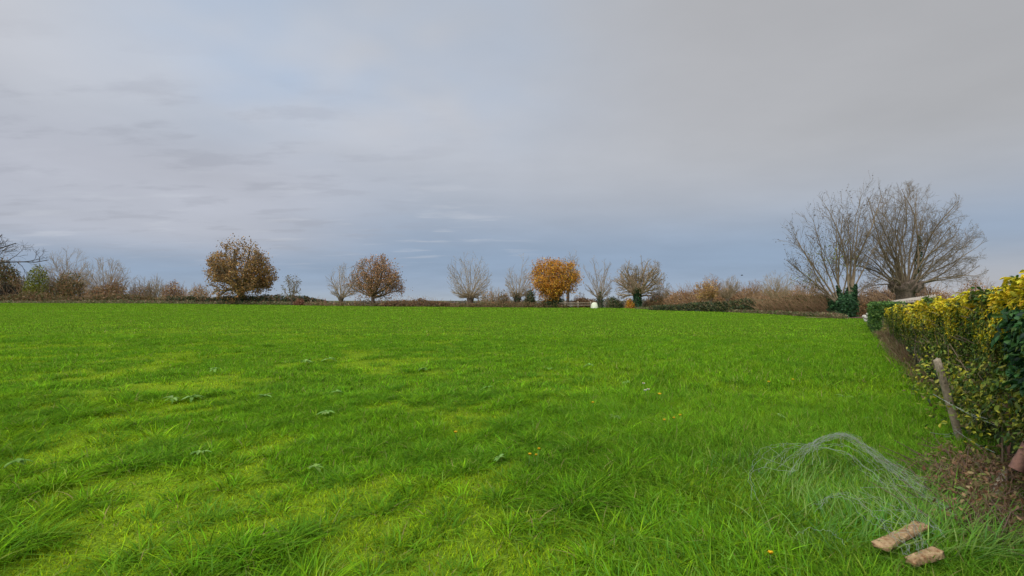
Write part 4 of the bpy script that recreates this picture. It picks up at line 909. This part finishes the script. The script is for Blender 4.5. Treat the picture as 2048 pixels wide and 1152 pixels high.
tubes(lt, polys, 4, col=(.17, .11, .07)); o = lt.build('leaf_litter', M['leaf']); tag(o, 'fallen leaves and dead twigs littering the ground under the hedge', 'leaf litter', kind='stuff')
polys = []
tg = MB()
for k in range(520):
    y = rng.uniform(3.15, 4.7); off = rng.uniform(-.35, .52)-.3*max(0, y-4.1); A = hpos(y, off, 0.); A[2] = gz(A[0], A[1]); a = rng.uniform(0, 6.28); L = rng.uniform(.1, .32); hh = rng.uniform(.05, .26)
    B = A+np.array([math.cos(a)*L*.4, math.sin(a)*L*.4, hh]); Cc = A+np.array([math.cos(a)*L, math.sin(a)*L, hh*rng.uniform(.3, 1.1)])
    polys.append(([tuple(A), tuple((A+B)/2+rng.normal(0, .012, 3)), tuple(B), tuple(Cc)], [.0045, .004, .003, .0015]))
tubes(tg, polys, 4, col=(.24, .14, .075)); n = 1500; i_ = rng.randint(0, len(polys), n); p = np.array([polys[k][0][2] for k in i_])+rng.normal(0, .04, (n, 3))
leaves(tg, p, rng.normal(0, 1, (n, 3)), .035*rng.uniform(.5, 1.5, n), pick([(.24, .13, .06), (.17, .09, .045), (.20, .19, .05), (.32, .22, .10)], n, rng, .3), rng, .5)
o = tg.build('dead_stems', M['leaf']); tag(o, 'brown tangle of dead stems at the hedge foot in the near right corner', 'dead stems', kind='stuff')
t0_ = at_z(2010, 945, .16); t1_ = at_z(1990, 1000, .08); mb = MB(); trunk_mesh(mb, [tuple(t1_), tuple((t0_+t1_)/2+[.01, 0, .01]), tuple(t0_)], [.022, .04, .028], random.Random(5), 9, .35)
o = mb.build('broken_timber', M['post']); tag(o, 'short splintered piece of pale timber lying in the dead stems at the right margin', 'timber')
# single leafy sprigs standing in the litter
R = random.Random(44)
for i, (px, py, D_, lab) in enumerate(((1998, 935, 4.3, 'small upright green sprig beside the rusty stump'), (1950, 975, 4.2, 'yellow-green leafy shoot in the litter beyond the bricks'), (1925, 1010, 4.0, 'low spreading shoot with pale leaves at the edge of the brown litter'))):
    p = at(px, py, D_); p[2] = gz(p[0], p[1])+.02; t = thing('hedge_seedling', p, lab, 'seedling', 'seedlings in the hedge litter'); mb = MB(); lf = MB(); rg = np.random.RandomState(i)
    for s in range(5):
        a = R.uniform(0, 6.28); e_ = p+np.array([math.cos(a)*.11, math.sin(a)*.11, R.uniform(.06, .16)]); tubes(mb, [([tuple(p), tuple((p+e_)/2+[0, 0, .02]), tuple(e_)], [.004, .003, .002])], 5)
        for j in range(3): leaves(lf, (p+(e_-p)*(.6+.2*j))[None, :]+rg.normal(0, .015, (1, 3)), rg.normal(0, .4, (1, 3))+[[0, -.3, 1.]], np.array([.075]), pick([(.28, .32, .06), (.16, .26, .05)], 1, rg), rg, .42)
    mb.build('stem', M['bark_mid'], t); lf.build('leaves', M['glossleaf'], t)

# ------------------------------------------------------------------ wire netting
rng = np.random.RandomState(21)
def spline(ctrl, k=8, jit=.006):
    c = np.array(ctrl); c = np.vstack([2*c[0]-c[1], c, 2*c[-1]-c[-2]]); out = []
    for i in range(1, len(c)-2):
        for s in range(k):
            t = s/k; out.append(.5*((2*c[i])+(-c[i-1]+c[i+1])*t+(2*c[i-1]-5*c[i]+4*c[i+1]-c[i+2])*t*t+(-c[i-1]+3*c[i]-3*c[i+1]+c[i+2])*t**3))
    out.append(c[-2]); out = np.array(out); out[1:-1] += rng.normal(0, jit, out[1:-1].shape); return out
strands = [
 [(1505, 1000, 3.9), (1503, 940, 4.05), (1522, 900, 4.2), (1560, 887, 4.3), (1625, 890, 4.3), (1690, 905, 4.2), (1760, 960, 4.0), (1830, 1050, 3.6), (1848, 1096, 3.35)],
 [(1518, 945, 4.1), (1545, 918, 4.2), (1580, 895, 4.3), (1640, 890, 4.3), (1700, 893, 4.2), (1770, 945, 4.0), (1830, 1030, 3.7), (1880, 1060, 3.5)],
 [(1560, 933, 4.1), (1600, 898, 4.3), (1640, 876, 4.4), (1688, 868, 4.5), (1730, 890, 4.4), (1780, 925, 4.3), (1850, 960, 4.3)],
 [(1580, 945, 4.1), (1610, 903, 4.3), (1650, 876, 4.4), (1692, 867, 4.5), (1745, 897, 4.4), (1800, 940, 4.3), (1852, 975, 4.2)],
 [(1600, 900, 4.2), (1655, 871, 4.4), (1700, 868, 4.5), (1738, 900, 4.35), (1790, 945, 4.2), (1870, 1000, 4.0), (1900, 1015, 3.9)],
 [(1625, 930, 4.1), (1630, 880, 4.3), (1680, 875, 4.45), (1725, 893, 4.4), (1780, 930, 4.3), (1840, 975, 4.1), (1885, 1010, 3.9)],
 [(1640, 930, 4.1), (1632, 895, 4.2), (1630, 882, 4.3), (1600, 930, 4.1), (1585, 945, 4.0)],
 [(1632, 1010, 3.7), (1660, 992, 3.75), (1700, 988, 3.8), (1740, 1020, 3.7), (1790, 1062, 3.45), (1815, 1090, 3.3), (1818, 1105, 3.2)],
 [(1640, 1008, 3.7), (1665, 988, 3.75), (1705, 993, 3.75), (1750, 1032, 3.6), (1785, 1060, 3.45)],
 [(1590, 1070, 3.4), (1620, 1058, 3.45), (1665, 1065, 3.45), (1690, 1090, 3.3)],
 [(1735, 990, 3.85), (1790, 1030, 3.65), (1830, 1060, 3.5), (1850, 1100, 3.3)],
 [(1720, 975, 3.9), (1780, 1010, 3.75), (1835, 1045, 3.55), (1845, 1090, 3.35)],
 [(1690, 903, 4.2), (1740, 940, 4.1), (1790, 980, 3.9), (1840, 1025, 3.7), (1870, 1060, 3.5)],
 [(1770, 920, 4.3), (1785, 955, 4.1), (1800, 985, 3.9), (1850, 1030, 3.7), (1890, 1075, 3.4)],
 [(1722, 893, 4.4), (1748, 908, 4.3), (1745, 925, 4.25)],
 [(1565, 885, 4.3), (1572, 905, 4.2), (1560, 925, 4.1)],
 [(1680, 870, 4.45), (1684, 895, 4.3)], [(1626, 878, 4.35), (1634, 905, 4.2)],
]
for k in range(16):
    s0 = strands[rng.randint(2, 6)]; strands.append([(a+rng.normal(0, 7), b_+abs(rng.normal(0, 6)), c_+rng.normal(0, .08)) for a, b_, c_ in s0[rng.randint(0, 2):]])
for k in range(10):
    s0 = strands[rng.choice([0, 1, 7, 10, 11, 12])]; strands.append([(a+rng.normal(0, 8), b_+abs(rng.normal(0, 8)), c_+rng.normal(0, .06)) for a, b_, c_ in s0])
mb = MB(); allp = []
for s in strands:
    p = spline([at(*q) if at(*q)[2] > .19 else at_z(q[0], q[1], .19) for q in s]); zt = terrain(p[:, 0], p[:, 1])+.01; p[:, 2] = np.maximum(p[:, 2], zt); allp.append(p); tubes(mb, [(p, np.full(len(p), .00085))], 4)
for k in range(90):       # short cross wires of the mesh
    a = allp[rng.randint(0, len(allp))]; b_ = allp[rng.randint(0, len(allp))]; i = rng.randint(0, len(a)); j = np.argmin(np.linalg.norm(b_-a[i], axis=1)); d = np.linalg.norm(b_[j]-a[i])
    if .02 < d < .3: tubes(mb, [([tuple(a[i]), tuple((a[i]+b_[j])/2+rng.normal(0, .01, 3)), tuple(b_[j])], [.0009]*3)], 4)
o = mb.build('wire_netting', M['wire']); tag(o, 'collapsed tangle of pale wire netting arching over the grass near the hedge', 'wire netting')

# ------------------------------------------------------------------ broken bricks
def brick(label, a, b_, wdt, th, D1, D2, seed, z0):
    rg = np.random.RandomState(seed); A = at_z(*a, z0); B = at_z(*b_, z0+.03); ax = B-A; L = np.linalg.norm(ax); ax /= L; side = np.cross(ax, [0, 0, 1]); side /= np.linalg.norm(side); up = np.cross(side, ax)
    n_, k_ = 16, 16; V = []
    for i in range(n_+1):
        s = i/n_; wv = 1+.12*math.sin(s*5+seed*2)+(-.16 if (i+seed) % 5 == 0 else 0)*rg.rand(); 
        for k in range(k_):
            t = 2*math.pi*k/k_; cx_ = math.copysign(abs(math.cos(t))**.18, math.cos(t)); sy_ = math.copysign(abs(math.sin(t))**.18, math.sin(t))
            e_ = 1-.10*max(0, abs(s-.5)*2-.9)/.1
            V.append(A+ax*(L*s+rg.uniform(-.008, .008))+side*cx_*wdt/2*wv*e_*(1+rg.uniform(-.08, .06))+up*sy_*th/2*(1+rg.uniform(-.25, .15)))
    V.append(A-ax*.003); V.append(B+ax*.003); idx = np.arange((n_+1)*k_).reshape(n_+1, k_); nx = np.roll(idx, -1, 1); mb = MB()
    mb.add(V, np.stack([idx[:-1], nx[:-1], nx[1:], idx[1:]], -1).reshape(-1, 4)); mb.F.append(np.stack([nx[0], idx[0], np.full(k_, len(V)-2)], -1)); mb.F.append(np.stack([idx[-1], nx[-1], np.full(k_, len(V)-1)], -1))
    o = mb.build('broken_brick', M['stone']); tag(o, label, 'brick', 'broken bricks in the grass'); return o
brick('longer tan broken slab lying aslant in the grass beneath the wire', (1758, 1094), (1844, 1050), .085, .030, 0, 0, 1, .14)
brick('shorter cracked tan brick lying nearest the bottom right corner', (1820, 1124), (1878, 1104), .065, .042, 0, 0, 2, .12)

# ------------------------------------------------------------------ weeds and flowers in the field
def ground_at(px, py):
    Y = 3.
    for _ in range(40):
        p = at(px, py, Y); g0 = gz(p[0], p[1]); v = (p[2]-EYE)/Y; Y = (g0+.02-EYE)/v
    return at(px, py, Y)
R = random.Random(50)
WG = [(.19, .34, .05), (.15, .28, .035), (.24, .38, .08)]
weeds = [(38, 932, .17, 'pale flat dock plant at the left margin of the foreground'), (630, 945, .13, 'pale dock leaves standing in the middle of the left foreground'), (612, 727, .3, 'grey-green dock clump in the sparse left row, its left end'), (660, 722, .32, 'grey-green dock clump in the sparse left row, its right end'),
         (842, 743, .26, 'broad pale dock leaves alone right of the dock row'), (530, 798, .2, 'dock plant with pale leaves left of the yellow moss'), (385, 800, .24, 'dark-based dock plant left of the middle, beyond the moss'), (345, 803, .2, 'smaller dock plant touching the dark-based one'),
         (672, 790, .22, 'dock plant with grey leaves at the edge of the yellow moss'), (655, 832, .2, 'flat dock rosette on the dark gap in the yellow moss'), (1180, 735, .26, 'pale tall-leaved dock beyond the middle of the field'), (1100, 742, .2, 'small dock left of the tall-leaved dock'),
         (975, 780, .2, 'dock leaves lying flat in the middle of the grass'), (1255, 770, .2, 'dock rosette just beyond the daisies'), (1690, 800, .22, 'tall pale weed near the hedge, farthest of the right-hand weeds'), (1560, 840, .2, 'pale weed clump left of the leaning post'),
         (1740, 845, .2, 'grey-green weed clump nearest the leaning post'), (400, 915, .16, 'creeping weed patch in the left foreground tussocks'), (1000, 925, .12, 'flat rosette beside the marigold-yellow flowers'), (1230, 840, .14, 'flat rosette left of the row of yellow flowers'), (430, 742, .25, 'faint dock plant far out on the left')]
for i, (px, py, s, lab) in enumerate(weeds):
    p = ground_at(px, py); t = thing('broadleaf_weed', p, lab, 'weed', 'dock weeds in the grass'); rg = np.random.RandomState(100+i); lf = MB()
    for k in range(R.randint(8, 13)):
        a = R.uniform(0, 6.28); L = s*R.uniform(.4, .8); el = R.uniform(.05, .6); wv = L*.32; d = np.array((math.cos(a), math.sin(a), 0)); sd = np.array((-math.sin(a), math.cos(a), 0)); V = []
        for j in range(6):
            q_ = j/5; c_ = p+d*L*q_*math.cos(el)+np.array([0, 0, L*(math.sin(el)*q_-.45*q_*q_)+.05]); ww = wv*math.sin(math.pi*min(1, q_*.92+.06))**.8*.5
            V += [c_-sd*ww+[0, 0, ww*.25], c_, c_+sd*ww+[0, 0, ww*.25]]
        F = []
        for j in range(5): F += [(3*j, 3*j+1, 3*j+4, 3*j+3), (3*j+1, 3*j+2, 3*j+5, 3*j+4)]
        lf.add(V, F, np.tile(pick(WG, 1, rg, .2), (18, 1)))
    lf.build('leaves', M['leaf'], t)
MF = {'y': mat('yellow_petal', .6, (.80, .45, .01), transl=.2), 'w': mat('white_petal', .6, (.80, .80, .76), transl=.2), 'st': mat('flower_stem', .7, (.12, .22, .04))}
def flower(name, lab, px, py, r, c, grp):
    p = ground_at(px, py); t = thing(name, p, lab, 'flower', grp); h = .12 if p[1] < 8 else .16; top = p+np.array([R.gauss(0, .01), R.gauss(0, .01), h]); mb = MB(); tubes(mb, [([tuple(p-[0, 0, .02]), tuple((p+top)/2+[.004, 0, 0]), tuple(top)], [.0025, .002, .002])], 5); mb.build('stem', MF['st'], t)
    mb = MB(); n_ = 13; V = [top+[0, 0, .004]]
    for k in range(n_*2):
        a = math.pi*k/n_; rr_ = r*(1 if k % 2 == 0 else .72); V.append(top+np.array([math.cos(a)*rr_, math.sin(a)*rr_-.0, .008*(k % 2)+.004-.5*0]))
    mb.add(V, [(0, 1+k, 1+(k+1) % (2*n_)) for k in range(2*n_)]); V2 = [top+[0, 0, -.012]]+V[1:]; mb.add(V2, [(0, 1+(k+1) % (2*n_), 1+k) for k in range(2*n_)])
    if c == 'y': # domed centre
        rock(mb, top+[0, 0, .006], (r*.6, r*.6, r*.35), R, 3)
    mb.build('flower_head', MF[c], t)
    if c == 'w': mb = MB(); rock(mb, top+[0, 0, .01], (r*.32, r*.32, r*.2), R, 3); mb.build('flower_centre', MF['y'], t)
GF = 'yellow flowers in the grass'
for px, py, r, lab in ((912, 886, .02, 'lone yellow flower left of centre in the foreground'), (1056, 935, .017, 'yellow flower at the left of a close trio'), (1074, 922, .015, 'yellow flower at the top of a close trio'), (1074, 936, .013, 'yellow flower at the lower right of a close trio'),
                       (1330, 860, .02, 'yellow flower, lowest of three in a slanting row'), (1345, 855, .018, 'yellow flower in the middle of three in a slanting row'), (1361, 849, .018, 'yellow flower, uppermost of three in a slanting row'), (1184, 822, .022, 'yellow flower left of the daisies'),
                       (1320, 803, .03, 'yellow flower just right of the daisies'), (1538, 782, .026, 'yellow flower out towards the hedge, nearer one'), (1585, 777, .024, 'yellow flower out towards the hedge, farther one'), (1541, 1150, .016, 'orange-yellow flower at the bottom margin')):
    flower('dandelion_flower', lab, px, py, r, 'y', GF)
for px, py, lab in ((1288, 786, 'white daisy set apart above the close pair'), (1291, 801, 'white daisy, left one of the close pair'), (1297, 799, 'white daisy, right one of the close pair')):
    flower('daisy', lab, px, py, .026, 'w', 'white daisies in the grass')
